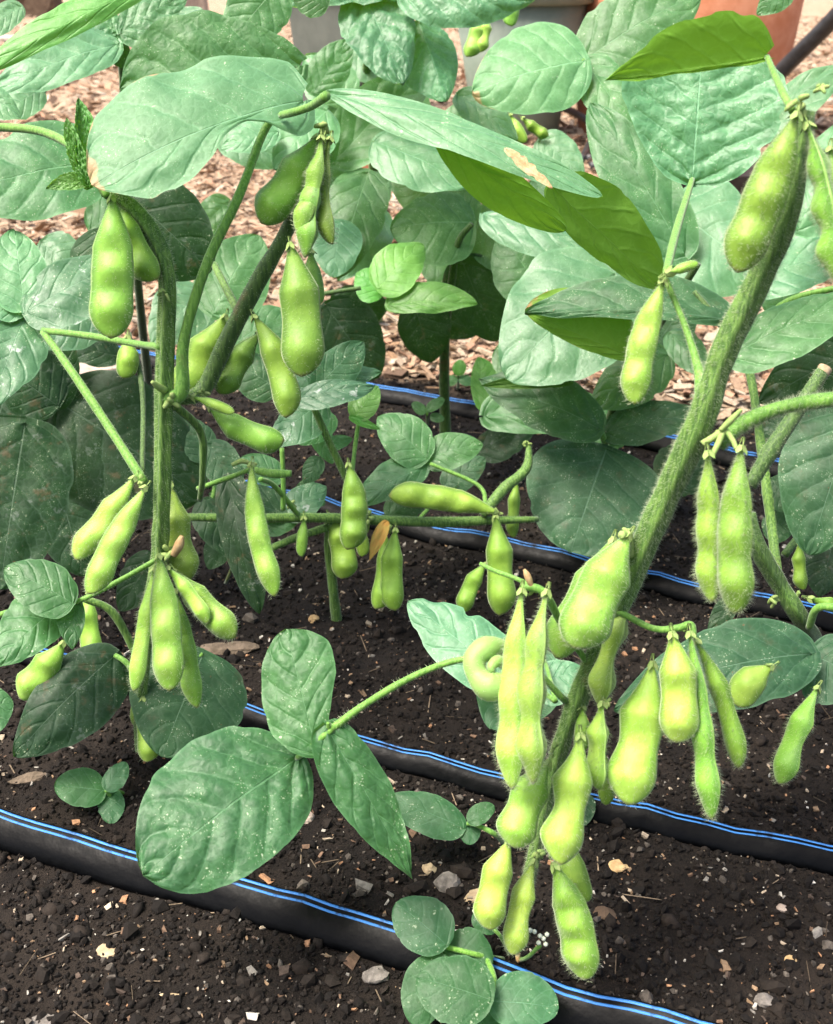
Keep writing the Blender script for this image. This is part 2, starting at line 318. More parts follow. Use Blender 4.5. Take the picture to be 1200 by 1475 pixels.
# loose soil crumbs: uncountable
def blob_set():
    t = (1 + 5 ** .5) / 2
    v = np.array([(-1, t, 0), (1, t, 0), (-1, -t, 0), (1, -t, 0), (0, -1, t), (0, 1, t), (0, -1, -t), (0, 1, -t), (t, 0, -1), (t, 0, 1), (-t, 0, -1), (-t, 0, 1)], float) / 1.9
    f = np.array([(0, 11, 5), (0, 5, 1), (0, 1, 7), (0, 7, 10), (0, 10, 11), (1, 5, 9), (5, 11, 4), (11, 10, 2), (10, 7, 6), (7, 1, 8), (3, 9, 4), (3, 4, 2), (3, 2, 6), (3, 6, 8), (3, 8, 9), (4, 9, 5), (2, 4, 11), (6, 2, 10), (8, 6, 7), (9, 8, 1)])
    return v, f
bv, bf = blob_set()
cv = np.array([(x, y, z) for x in (-.5, .5) for y in (-.5, .5) for z in (-.5, .5)]); cf = np.array([(0, 1, 3, 2), (4, 6, 7, 5), (0, 4, 5, 1), (2, 3, 7, 6), (0, 2, 6, 4), (1, 5, 7, 3)])
def euler_np(rx, ry, rz):
    cx, sx, cy, sy, cz, sz = np.cos(rx), np.sin(rx), np.cos(ry), np.sin(ry), np.cos(rz), np.sin(rz)
    m = np.empty((len(rx), 3, 3))
    m[:, 0] = np.stack([cz * cy, cz * sy * sx - sz * cx, cz * sy * cx + sz * sx], -1)
    m[:, 1] = np.stack([sz * cy, sz * sy * sx + cz * cx, sz * sy * cx - cz * sx], -1)
    m[:, 2] = np.stack([-sy, cy * sx, cy * cx], -1); return m
def scatter(name, v0, f0, pos, size, rot, tint, jit, smooth=False):
    n = len(pos); V = v0[None] * (1 + jit * np.random.uniform(-1, 1, (n, len(v0), 3))) * size[:, None, :]
    V = np.einsum('nij,nvj->nvi', rot, V) + pos[:, None, :]
    Fc = (f0[None] + (np.arange(n) * len(v0))[:, None, None]).reshape(-1, f0.shape[1])
    C = np.repeat(np.concatenate([tint, np.ones((n, 1))], 1), len(v0), 0)
    return link(name, V.reshape(-1, 3), Fc, M['tinted'], smooth=smooth, kind='stuff', col=C)
def ground_spots(n, ymin, ymax, far=None):
    out = []
    while len(out) < n:
        y = ymin + (ymax - ymin) * random.random() ** 1.25; x = random.uniform(-.42, .42) * (y + .35)
        if beyond(x, y) < random.gauss(0, .02): out.append((x, y, soil_h(x, y)))
    return np.array(out)
n = 85000; pos = ground_spots(n, .27, 1.35); s = np.random.lognormal(math.log(.00085), .58, n).clip(.0004, .0055); s *= np.where(np.random.rand(n) < .5, 1, .8)
size = np.stack([s * np.random.uniform(.7, 1.3, n), s * np.random.uniform(.7, 1.3, n), s * np.random.uniform(.5, 1, n)], -1); pos[:, 2] += s * .25
b = np.random.rand(n, 1); tint = np.array([[.0075, .0054, .004]]) * (1 - b) + np.array([[.021, .0155, .0115]]) * b ** 2
g = np.random.rand(n); tint[g < .06] = np.array([.10, .085, .07]) * np.random.uniform(.5, 1.3, (int((g < .06).sum()), 1))
ang = np.random.uniform(0, 6.28, (3, n))
o = scatter('soil_crumbs', bv, bf, pos, size, euler_np(*ang), tint, .45, False); tag(o, 'dark crumbly soil grains strewn over the bed', 'soil')
n = 520; pos = ground_spots(n, .27, 1.3); sz = np.random.uniform(.002, .0052, n); size = np.stack([sz, sz * np.random.uniform(.7, 1.2, n), sz * np.random.uniform(.4, .7, n)], -1)
tint = np.array([[.011, .008, .006]]) * np.random.uniform(.6, 2.4, (n, 1)); o = scatter('soil_clods', bv, bf, pos, size, euler_np(*np.random.uniform(0, 6.28, (3, n))), tint, .45, True); tag(o, 'larger dark clods half buried in the bed soil', 'soil')
n = 420; pos = ground_spots(n, .27, 1.3); L = np.random.uniform(.004, .018, n); size = np.stack([L, np.random.uniform(.0002, .0006, n), np.random.uniform(.0002, .0005, n)], -1); pos[:, 2] += .0012
tint = np.array([[.20, .15, .10]]) * np.random.uniform(.3, 1.6, (n, 1)); o = scatter('soil_fibres', cv, cf, pos, size, euler_np(np.random.normal(0, .2, n), np.random.normal(0, .2, n), np.random.uniform(0, 6.28, n)), tint, .2); tag(o, 'thin straw fibres and rootlets lying on the soil', 'fibres')
# bark bits, straw and pale specks in the soil
n = 9000; pos = ground_spots(n, .27, 1.35); L = np.random.lognormal(math.log(.0011), .65, n).clip(.0005, .010)
size = np.stack([L, L * np.random.uniform(.2, .8, n), L * np.random.uniform(.15, .6, n)], -1); pos[:, 2] += .0008
pal = np.array([[.30, .20, .12], [.45, .36, .26], [.16, .10, .065], [.60, .56, .48], [.40, .22, .12], [.09, .065, .05], [.24, .22, .19]])
tint = pal[np.random.choice(7, n, p=[.16, .17, .24, .10, .08, .15, .10])] * np.random.uniform(.7, 1.15, (n, 1))
o = scatter('soil_litter', cv, cf, pos, size, euler_np(np.random.normal(0, .35, n), np.random.normal(0, .35, n), np.random.uniform(0, 6.28, n)), tint, .45)
tag(o, 'tiny bark bits and pale specks lying in the dark soil', 'litter')
# wood chip mulch beyond the bed
def chips(name, n, ymin, ymax, lo, hi):
    out = []
    while len(out) < n:
        y = ymin + (ymax - ymin) * random.random() ** 1.6; x = random.uniform(-.45, .45) * (y + .4)
        if beyond(x, y) > random.gauss(.0, .018): out.append((x, y, 0))
    pos = np.array(out); L = np.random.uniform(lo, hi, n) * np.random.uniform(.5, 1, n)
    size = np.stack([L, L * np.random.uniform(.16, .5, n), L * np.random.uniform(.05, .16, n)], -1); pos[:, 2] = np.random.uniform(.001, .014, n)
    pal = np.array([[.52, .38, .27], [.60, .45, .34], [.47, .31, .21], [.34, .21, .13], [.62, .50, .40], [.52, .30, .20], [.16, .10, .07]])
    tint = pal[np.random.choice(7, n, p=[.25, .16, .19, .13, .10, .11, .06])] * np.random.uniform(.62, .95, (n, 1)) * np.array([[1.0, 1.02, .98]])
    return scatter(name, cv, cf, pos, size, euler_np(np.random.normal(0, .3, n), np.random.normal(0, .3, n), np.random.uniform(0, 6.28, n)), tint, .4)
o = chips('wood_chips', 22000, 1.0, 3.0, .008, .036); tag(o, 'pale tan wood chip mulch covering the path behind the plants', 'wood chips')
o = chips('wood_chips', 14000, 2.8, 9.0, .02, .06); tag(o, 'far pale wood chip mulch around the pots', 'wood chips')

# ------------------------------------------------------------------ drip tapes
def tape(label, pts, w=.0115, h=.0070, seed=0.0, ext=.9):
    """pts: photo points of the tape's middle line on the ground; ellipse section, two blue lines along the top"""
    g = [G(x, y, .008) for x, y in pts]; a = (g[0] - g[1]).normalized(); b = (g[-1] - g[-2]).normalized()
    g = [g[0] + a * ext] + g + [g[-1] + b * ext]
    cum = np.concatenate([[0], np.cumsum([(g[i + 1] - g[i]).length for i in range(len(g) - 1)])]); tt = np.linspace(0, cum[-1], 151)
    pp = np.stack([np.interp(tt, cum, [v[q] for v in g]) for q in range(3)], -1)
    for _ in range(12): pp[1:-1] = (pp[:-2] + 2 * pp[1:-1] + pp[2:]) / 4
    line = [Vector(q) for q in pp]
    seg = 22; V = []; Fc = []; stripes = [[], []]
    for i, p in enumerate(line):
        t = (line[min(i + 1, 150)] - line[max(i - 1, 0)]); t.z = 0; t.normalize(); s = Vector((-t.y, t.x, 0))       # s points away from the camera
        c = Vector((p.x, p.y, max(soil_h(p.x, p.y), -.002) + h * .35 + w * .46))
        cr = noise.noise(Vector((i * .11, seed, 0))); hh = h * (1 + .16 * cr); ww = w * (1 - .05 * cr); tilt = -.70 + .10 * noise.noise(Vector((i * .05, seed + 5, 0)))
        def ring(an, k=1.0):
            pin = 1 + .16 * noise.noise(Vector((i * .42, an * 1.2, seed))) + .10 * noise.noise(Vector((i * 1.1, an * 2, seed)))
            x = math.cos(an) * ww * k; z = math.copysign(abs(math.sin(an)) ** .8, math.sin(an)) * hh * (k * 2 - 1 if False else k) * pin
            return c + s * (x * math.cos(tilt) + z * math.sin(tilt)) + UP * (z * math.cos(tilt) - x * math.sin(tilt))
        for q in range(seg): V.append(ring(2 * math.pi * q / seg))
        for j, (an, da) in enumerate(((R_(55), .055), (R_(30), .085))):
            stripes[j].append([ring(an - da, 1.0), ring(an - da * .96, 1.05), ring(an + da * .96, 1.05), ring(an + da, 1.0)])
    for i in range(150):
        for q in range(seg): q2 = (q + 1) % seg; Fc.append((i * seg + q, i * seg + q2, (i + 1) * seg + q2, (i + 1) * seg + q))
    o = thing('drip_tape', label, 'drip tape', (line[75].x, line[75].y, 0), 'drip tapes along the bed')
    body = link('tape_body', V, Fc, M['tape_black'], o)
    for st in stripes:
        sv_ = [v for r in st for v in r]; sf = [(i * 4 + q, i * 4 + q + 1, i * 4 + q + 5, i * 4 + q + 4) for i in range(150) for q in range(3)]
        link('blue_line', sv_, sf, M['tape_blue'], o)
    return o
tape('black drip tape with blue lines crossing the bare soil under the small round-leaved weed', [(0, 1187), (165, 1238), (400, 1313), (627, 1388), (820, 1453), (969, 1502)], .0098, .0036, 1.0)
tape('black drip tape with blue lines behind the hanging bright pod clusters', [(0, 922), (108, 956), (185, 977), (364, 1030), (470, 1062), (725, 1126), (836, 1156), (1035, 1198), (1200, 1230)], .0077, .0033, 7.0)
tape('black drip tape in dark shade below the horizontal pod branch', [(300, 690), (480, 728), (624, 764), (780, 800), (930, 838), (1085, 868)], .0085, .0036, 13.0)
tape('black drip tape at the edge of the wood chip mulch', [(300, 528), (430, 545), (554, 564), (631, 578), (690, 590), (860, 622)], .0105, .0044, 21.0)

# ------------------------------------------------------------------ things on the path behind
def lathe(prof, seg=40):
    V = []; Fc = []
    for r, z in prof:
        for q in range(seg): an = 2 * math.pi * q / seg; V.append((r * math.cos(an), r * math.sin(an), z))
    for i in range(len(prof) - 1):
        for q in range(seg): q2 = (q + 1) % seg; Fc.append((i * seg + q, i * seg + q2, (i + 1) * seg + q2, (i + 1) * seg + q))
    return V, Fc
def moved(V, loc, rz=0.0, sc_=1.0):
    m = Matrix.Translation(loc) @ Matrix.Rotation(rz, 4, 'Z') @ Matrix.Scale(sc_, 4); return [m @ Vector(v) for v in V]
def round_pot(name, label, px, py, rb, rt, hh, mat, lip, rim_h):
    g = G(px, py); d = Vector((g.x, g.y, 0)).normalized(); c = Vector((g.x, g.y, 0)) + d * rb
    o = thing(name, label, 'pot', c)
    V, Fc = lathe([(.001, .002), (rb - .01, .002), (rb, .012), (rt - .004, hh - rim_h), (rt - .02, hh - rim_h), (rb - .02, .03), (.001, .03)])
    link('pot_body', moved(V, c), Fc, M[mat], o)
    V, Fc = lathe([(rt - .006, hh - rim_h), (rt + lip, hh - rim_h + .004), (rt + lip + .004, hh - .008), (rt + lip - .004, hh), (rt - .018, hh), (rt - .022, hh - rim_h), (rt - .006, hh - rim_h)])
    link('rim', moved(V, c), Fc, M[mat], o)
    V, Fc = lathe([(.001, hh - .07), (rt * .55, hh - .062), (rt - .025, hh - .07)]); link('potting_soil', moved(V, c), Fc, M['log'], o)
    return o
round_pot('flower_pot', 'pale grey-green round planter pot behind the soybean leaves', 742, 207, .105, .165, .36, 'planter_grey', .012, .05)
round_pot('flower_pot', 'large orange terracotta pot standing behind the heart-shaped leaf', 968, 214, .25, .30, .62, 'terracotta', .02, .07)
# square planter, corner towards the camera
g = G(505, 165); c = Vector((g.x, g.y + .16, 0)); sq = thing('flower_pot', 'dark grey square planter with a flat rim behind the crinkled leaf', 'pot', c)
def box_ring(a0, z0, a1, z1, inner0=None):
    V = [(sx * a, sy * a, z) for a, z in ((a0, z0), (a1, z1)) for sx, sy in ((-1, -1), (1, -1), (1, 1), (-1, 1))]
    return V, [(0, 1, 5, 4), (1, 2, 6, 5), (2, 3, 7, 6), (3, 0, 4, 7), (3, 2, 1, 0), (4, 5, 6, 7)]
V, Fc = box_ring(.11, 0.0, .135, .30); link('pot_body', moved(V, c, R_(40)), Fc, M['planter_dark'], sq, smooth=False)
V, Fc = box_ring(.145, .302, .148, .335); link('rim', moved(V, c, R_(40)), Fc, M['planter_dark'], sq, smooth=False)
# pipes, hose and oddments
def pipe(name, label, pts, r, mat='black_plastic', cat='pipe'):
    p3 = [Vector(q) for q in spline([tuple(G(x, y, z)) for x, y, z in pts], 8 * len(pts))]
    V, Fc, _ = tube_pts(p3, [r] * len(p3), 10); o = link(name, V, Fc, M[mat]); return tag(o, label, cat)
p3 = [Vector(q) for q in spline([tuple(P(*q)) for q in ((1330, -130, 1.8), (1265, -45, 1.9), (1200, 28, 2.0), (1138, 90, 2.1), (1060, 170, 2.25))] + [tuple(G(985, 246, .015)), tuple(G(900, 262, .015))], 48)]
V, Fc, _ = tube_pts(p3, [.0155] * len(p3), 14); tag(link('hose', V, Fc, M['black_plastic']), 'thick black hose rising from the mulch beside the terracotta pot', 'hose')
pipe('irrigation_pipe', 'thin black pipe sloping down along the terracotta pot', [(800, 150, .10), (845, 172, .06), (888, 204, .02), (960, 225, .011)], .009)
pipe('irrigation_pipe', 'short black pipe branching down to the mulch by the terracotta pot', [(866, 187, .05), (852, 205, .03), (838, 230, .010)], .009)
for yy, lab in ((218, 'black pipe lying farthest back in the small stack by the terracotta pot'), (229, 'black pipe lying in the middle of the small stack by the terracotta pot'), (240, 'black pipe lying nearest the soybeans in the small stack by the terracotta pot')):
    pipe('irrigation_pipe', lab, [(846 + random.uniform(-6, 6), yy, .012), (905, yy - 3, .012), (990, yy - 4, .012), (1075, yy + 1, .012)], .010)
g = G(1040, 287); V, Fc = box_ring(.13, 0.0, .14, .045)
tag(link('nursery_tray', moved(V, Vector((g.x, g.y + .12, 0)), R_(8)), Fc, M['black_plastic'], smooth=False), 'low black plastic tray on the mulch beside the fuzzy stem', 'tray')
def slab(name, label, cat, px, py, sx, sy, sz, rz, mat, seed):
    g = G(px, py); V, Fc = [], []; random.seed(seed); nx_, ny_ = 7, 4
    for z in (0, 1):
        for j in range(ny_):
            for i in range(nx_):
                x = (i / (nx_ - 1) - .5) * sx; y = (j / (ny_ - 1) - .5) * sy; e = 1 - .08 * (i in (0, nx_ - 1)) - .06 * (j in (0, ny_ - 1)) * z
                V.append((x * e + random.uniform(-.02, .02) * sx, y * e + random.uniform(-.04, .04) * sy, z * sz * (1 - .2 * (i in (0, nx_ - 1) or j in (0, ny_ - 1))) + random.uniform(-.07, .07) * sz * z))
    for z in (0, 1):
        for j in range(ny_ - 1):
            for i in range(nx_ - 1):
                q = z * nx_ * ny_ + j * nx_ + i; f = (q, q + 1, q + nx_ + 1, q + nx_); Fc.append(f if z else f[::-1])
    m = nx_ * ny_
    for i in range(nx_ - 1): Fc.append((i, i + 1, m + i + 1, m + i)); q = (ny_ - 1) * nx_ + i; Fc.append((q + 1, q, m + q, m + q + 1))
    for j in range(ny_ - 1): q = j * nx_; Fc.append((q + nx_, q, m + q, m + q + nx_)); q = j * nx_ + nx_ - 1; Fc.append((q, q + nx_, m + q + nx_, m + q))
    return tag(link(name, moved(V, Vector((g.x, g.y, 0)), rz), Fc, M[mat], smooth=False), label, cat)
slab('clay_brick', 'worn reddish clay brick lying on the wood chips', 'brick', 585, 268, .22, .11, .075, .15, 'terracotta', 3)
slab('plank', 'weathered pale plank lying flat on the far mulch', 'plank', 30, 60, 1.3, .22, .03, -.08, 'board', 4)
slab('log', 'dark bark-covered log piece on the far mulch', 'log', 25, 24, .7, .3, .18, .1, 'log', 5)
slab('stepping_stone', 'flat pale pinkish stone beside the dark stained leaves', 'stone', 125, 540, .085, .07, .018, .3, 'stone_pale', 6)
slab('stone', 'large pale stone on the far mulch by the round quilted leaf', 'stone', 272, 18, .3, .22, .14, .5, 'stone_pale', 8)
random.seed(11)
# single bits one can pick out on the dark soil
def pebble(label, px, py, rx, ry, mat, sh=.6, name='pebble', cat='pebble', seed=1, rz=None):
    g = G(px, py); d = gdepth(px, py); a, b = rx * d / F, ry * d / F * 1.25; r = random.Random(seed)
    V = []; Fc = []; nu, nv = 12, 8; zc = soil_h(g.x, g.y)
    for j in range(nv + 1):
        for i in range(nu):
            th = math.pi * j / nv; ph = 2 * math.pi * i / nu; q = Vector((math.sin(th) * math.cos(ph), math.sin(th) * math.sin(ph), math.cos(th)))
            k_ = 1 + .33 * noise.noise(q * 1.4 + Vector((seed * 3.1, 0, 0))) + .10 * noise.noise(q * 4 + Vector((seed, 2, 0)))
            V.append((q.x * a * k_, q.y * b * k_, q.z * min(a, b) * sh * k_))
    for j in range(nv):
        for i in range(nu): i2 = (i + 1) % nu; Fc.append((j * nu + i, (j + 1) * nu + i, (j + 1) * nu + i2, j * nu + i2))
    rz = r.uniform(-.5, .5) if rz is None else rz
    return tag(link(name, moved(V, Vector((g.x, g.y, zc + min(a, b) * sh * .3)), rz), Fc, M[mat], smooth=False), label, cat)
pebble('largest angular grey stone on the soil above the round-leaved weed', 645, 1278, 20, 14, 'stone_grey', .7, seed=2)
pebble('rounded brown pebble on the soil right of the big quilted leaflet', 443, 1181, 10, 10, 'stone_pale', .7, seed=3)
pebble('tan pebble just left of the large angular grey stone', 618, 1260, 11, 8, 'straw', .6, seed=4)
pebble('smooth grey-brown stone against the blue-lined tape beside the round-leaved weed', 541, 1418, 19, 11, 'stone_grey', .6, seed=5)
pebble('pale curled bark flake beside the lowest hanging pod', 685, 1298, 20, 9, 'straw', .35, 'bark_flake', 'bark', 6, .6)
pebble('torn pale wood flake on the soil below the first drip tape', 155, 1378, 15, 10, 'straw', .25, 'wood_flake', 'wood chip', 7, -.5)
pebble('thin straight straw piece lying on the bare front soil', 250, 1440, 21, 3, 'straw', .8, 'straw_piece', 'straw', 8, -.05)
pebble('pale sandy lump at the very front of the soil', 70, 1472, 30, 11, 'stone_grey', .4, 'soil_lump', 'soil lump', 9)
pebble('brown cylindrical bark stick beside the three-leaf seedling', 42, 1124, 26, 8, 'litter', .8, 'bark_stick', 'bark', 10, .35)
pebble('dark brown clod on the soil right of the long hanging pod', 870, 1322, 17, 11, 'log', .6, 'soil_lump', 'soil lump', 12)
pebble('orange-tan bark scrap on the bare soil right of the hanging pods', 890, 1250, 14, 9, 'dry', .4, 'bark_flake', 'bark', 13)
pebble('small white pebble on the dark right-hand soil', 1125, 1315, 8, 6, 'stone_pale', .7, seed=14)
pebble('small orange bark scrap on the dark right-hand soil', 1138, 1387, 9, 7, 'dry', .4, 'bark_flake', 'bark', 15)
pebble('grey clod near the small orange bark scrap', 1100, 1445, 14, 10, 'stone_grey', .7, 'soil_lump', 'soil lump', 16)
pebble('dry crumpled brown leaf litter under the hanging left pods', 330, 935, 46, 13, 'litter', .35, 'leaf_litter', 'litter', 17)
pebble('small rust-brown leaf scrap beside the thin stem base', 452, 895, 9, 7, 'dry', .5, 'leaf_scrap', 'litter', 18)
pebble('tan bit stuck to the black drip tape left of the big leaflet', 147, 1243, 7, 4, 'straw', .9, 'bark_flake', 'bark', 19)

# ------------------------------------------------------------------ plant builders
def leaf(plant, B, T, wl, wr, d, a=.7, b=0.0, mat='leaf', under=False, sag=.08, cup=-.06, quilt=.5, tipm=.95, basem=.55, fold=0.0, wave=.045, curl=0.0, kx=.74, N_=5.2, res=1.0, name='leaflet', chew=0.14, pet=None, seed=None, pl=None, pr=None):
    seed = random.uniform(0, 99) if seed is None else seed
    B = np.array(B, float); T = np.array(T, float); C = (B + T) / 2; ax = T - B; L_ = np.linalg.norm(ax); ax /= L_; lp = np.array([ax[1], -ax[0]])
    Pc = P(C[0], C[1], d); v = (CP - Pc).normalized(); nv = (v + UP * (-a if under else a) + RT * b).normalized()
    def hit(q):
        r = ray(q[0], q[1]); return CP + r * ((Pc - CP).dot(nv) / r.dot(nv))
    s0 = .5 ** (1 / kx); C0 = B * (1 - s0) + T * s0
    b3, t3 = hit(B), hit(T); m3 = b3.lerp(t3, s0); 
    eL = hit(C0 + lp * wl) - hit(C0); eR = hit(C0 - lp * wr) - hit(C0)
    nt = -nv if under else nv; ln = (t3 - b3).length
    if pl: pl = ([q[0] for q in pl], [q[1] / wl for q in pl])
    if pr: pr = ([q[0] for q in pr], [q[1] / wr for q in pr])
    ns, nh = int(54 * res), int(13 * res); V = []; UV = []; CM = []
    for i in range(ns + 1):
        s = i / ns; sp_ = .5 - .5 * math.cos(math.pi * s) if True else s; s = .35 * sp_ + .65 * s
        m = b3.lerp(t3, s) + nt * (ln * sag * 4 * s * (1 - s)) - nt * (ln * curl * s ** 3)
        w = max(0.0, math.sin(math.pi * min(1, s ** kx))) ** (basem * (1 - s) + tipm * s)
        for j in range(-nh, nh + 1):
            t = j / nh; e = eL if t < 0 else eR; at = abs(t); el = e.length
            w_ = pchip(s, *pl) if (t < 0 and pl) else pchip(s, *pr) if (t > 0 and pr) else w
            ww = w_ * (1 + .035 * noise.noise(Vector((s * 7, seed + (5 if t > 0 else 0), 0)))) 
            if chew: ww *= 1 - chew * max(0, noise.noise(Vector((s * 9, seed * 2 + (5 if t > 0 else 0), 3))) - .15)
            cc = (s - .34 * at ** 1.15) * N_ + (.42 if t > 0 else 0) + .15 * noise.noise(Vector((s * 5, seed, t))); qd = abs(math.sin(math.pi * cc)) ** .6 - .6
            dz = cup * el * ww * t * t + fold * el * ww * at + quilt * .0012 * (ln / .09) * qd * min(1, at * 5) * (1 - at ** 4)
            dz += wave * ln * (noise.noise(Vector((s * 4.2, seed + (9 if t > 0 else 0), 1))) * at ** 2 + .5 * noise.noise(Vector((s * 3, t * 2, seed))))
            dz += quilt * .0006 * noise.noise(Vector((s * 22, t * 12, seed)))
            V.append(m + e * (at * ww) + nt * dz - (t3 - b3) * (.05 * at * at * (1 - s) * (basem < .7)))
            UV.append(((t + 1) / 2, s)); CM.append((t * ww * el * 100 + 20, s * ln * 100))
    W = 2 * nh + 1; Fc = [(i * W + j, i * W + j + 1, (i + 1) * W + j + 1, (i + 1) * W + j) for i in range(ns) for j in range(2 * nh)]
    q = Fc[len(Fc) // 2 + nh // 2]; nn = (V[q[1]] - V[q[0]]).cross(V[q[3]] - V[q[0]])
    if nn.dot(nt) < 0: Fc = [f[::-1] for f in Fc]
    o = link(name, V, Fc, M[mat], plant, uvs={'UVMap': UV, 'cm': CM})
    if pet:       # (x, y, depth, radius px) points from the stem to the leaf base
        p3 = [P(q[0], q[1], q[2]) for q in pet] + [Vector(V[W // 2])]; rr = [q[3] * q[2] / F for q in pet]; rr.append(rr[-1] * .8)
        pts = [tuple(p) + (r,) for p, r in zip(p3, rr)]
        if len(pts) == 2: mid = tuple((x + y) / 2 for x, y in zip(*pts)); pts = [pts[0], (mid[0], mid[1], mid[2] + .004, mid[3]), pts[1]]
        s = spline(pts, 8 * len(pts)); VV, FF, fr = tube_pts([Vector(q[:3]) for q in s], [q[3] for q in s], 8)
        link('petiole', VV, FF, M['petiole'], plant)
    return o

def pod(plant, B, T, w, d, dT=0.0, seeds=2, roll=0.0, bend=0.0, hair=0, mat='pod', pinch=.13, plump=.62, neck=.10, hl=(.0011, .0025), beak=1.0, asym=None):
    """B, T: photo points of stalk end and tip; w: width in photo pixels; dT: how much deeper the tip is (m)"""
    B = np.array(B, float); T = np.array(T, float); ax = T - B; L_ = np.linalg.norm(ax); lp = np.array([ax[1], -ax[0]]) / L_
    roll = R_(roll); hw = w * .5 * d / F; app = math.sqrt(math.cos(roll) ** 2 + (plump * math.sin(roll)) ** 2); hw /= app
    asym = random.choice((-1, 1)) * random.uniform(.18, .42) if asym is None else asym
    n, seg = 40, 22; cen = []
    for i in range(n + 1):
        s = i / n; q = B * (1 - s) + T * s + lp * bend * 4 * s * (1 - s); cen.append(P(q[0], q[1], d + dT * s))
    V = []; UV = []; fr = []
    first = (seeds >= 3) and .24 or (.34 if seeds == 2 else .55); last = .80 if seeds > 1 else .6
    cs = [first + (last - first) * q / max(1, seeds - 1) for q in range(seeds)]; sg = (.25 if seeds == 1 else min(.15, .40 * (last - first) / (seeds - 1)))
    ph = random.uniform(0, 50)
    for i in range(n + 1):
        s = i / n; t = (cen[min(i + 1, n)] - cen[max(i - 1, 0)]).normalized(); vv = (CP - cen[i]).normalized()
        nf = (vv - t * vv.dot(t)).normalized(); nf = Matrix.Rotation(roll, 3, t) @ nf; sd_ = t.cross(nf)
        bump = max([math.exp(-((s - c_) / sg) ** 2) for c_ in cs])
        env = min(1.0, .14 + .86 * (max(0.0, s - .02) / (neck + .23)) ** .85) if s < neck + .25 else 1.0
        env *= (max(0.0, 1 - ((s - .77) / .23) ** 2.2) ** .62 if s > .77 else 1.0); env *= .86 + .16 * s
        ww = .90 * hw * env * (1 - pinch * 1.25 + pinch * 1.4 * bump); hh = hw * env * plump * .44; bb = hw * env * plump * .66 * bump ** 1.3
        if s > .965: ww = max(ww, hw * .07 * beak); hh = max(hh, hw * .06 * beak)
        if s < .05: bb = 0
        if i == n: ww = hh = hw * .03
        r0 = .0008; ww = max(ww, r0 if s < .3 else ww); hh = max(hh, r0 if s < .3 else hh)
        fr.append((cen[i] + sd_ * (ww * asym), sd_, nf, ww, hh + bb))
        for q in range(seg):
            an = 2 * math.pi * q / seg; c_, s_ = math.cos(an), math.sin(an)
            wv = 1 + .03 * noise.noise(Vector((s * 9, an, ph)))
            V.append(cen[i] + sd_ * (ww * asym + ww * (c_ * (1.0 if abs(c_) < .99 else 1.075))) + nf * (math.copysign(hh * abs(s_) ** 1.05 + bb * abs(s_) ** 2.6, s_) * wv)); UV.append((q / seg, s))
    Fc = [(i * seg + q, i * seg + (q + 1) % seg, (i + 1) * seg + (q + 1) % seg, (i + 1) * seg + q) for i in range(n) for q in range(seg)]
    Fc += [tuple(range(seg))[::-1], tuple(range(n * seg, n * seg + seg))]
    c0 = V[0]; c1 = V[1]; 
    o = link('pod', V, Fc, M[mat], plant, uvs={'UVMap': UV})
    # calyx: five little sepals round the stalk end
    p0 = cen[0]; t = (cen[2] - cen[0]).normalized(); a_ = t.orthogonal().normalized(); b_ = t.cross(a_); CV = []; CF = []; cl = max(.0022, hw * .30)
    rb = .0012
    for q in range(5):
        an = q * 1.2566; i = len(CV); dr = a_ * math.cos(an) + b_ * math.sin(an); dr2 = a_ * math.cos(an + .55) + b_ * math.sin(an + .55); dr3 = a_ * math.cos(an - .55) + b_ * math.sin(an - .55)
        CV += [p0 - t * .001 + dr3 * rb, p0 - t * .001 + dr2 * rb, p0 + t * cl * .4 + dr2 * (rb + .0012), p0 + t * cl * .4 + dr3 * (rb + .0012), p0 + t * cl + dr * (rb + .0021)]
        CF += [(i, i + 1, i + 2, i + 3), (i + 3, i + 2, i + 4)]
    CV += [p0 - t * .004 + (a_ * math.cos(q * 1.2566) + b_ * math.sin(q * 1.2566)) * .0007 for q in range(5)]; i = len(CV) - 5
    CF += [(i + q, i + (q + 1) % 5, ((q + 1) % 5) * 5 + 0, q * 5 + 1) for q in range(5)] + [tuple(range(i, i + 5))]
    link('calyx', CV, CF, M['calyx'], o)
    if hair:
        S = []
        for _ in range(hair):
            i = random.randrange(1, n); s_ = random.random(); an = random.random() * 6.2832; p, sd_, nf, ww, hh = fr[i]; p2 = cen[i + 1]
            p2 = fr[i + 1][0]; q = p.lerp(p2, s_) + sd_ * (ww * math.cos(an)) + nf * (hh * math.sin(an)); nn = (sd_ * math.cos(an) / max(ww, 1e-5) + nf * math.sin(an) / max(hh, 1e-5)).normalized()
            S.append((q, nn + (p2 - p).normalized() * .25))
        fuzz(o, S, M['fuzz'], *hl)
    return o
def plant(label, px, py, name='soybean_plant', cat='plant', group='soybean plants in the bed'):
    g = G(px, py); z = soil_h(g.x, g.y); return thing(name, label, cat, (g.x, g.y, z), group)
def root(px, py, r): return (px, py, gdepth(px, py) + .008, r)
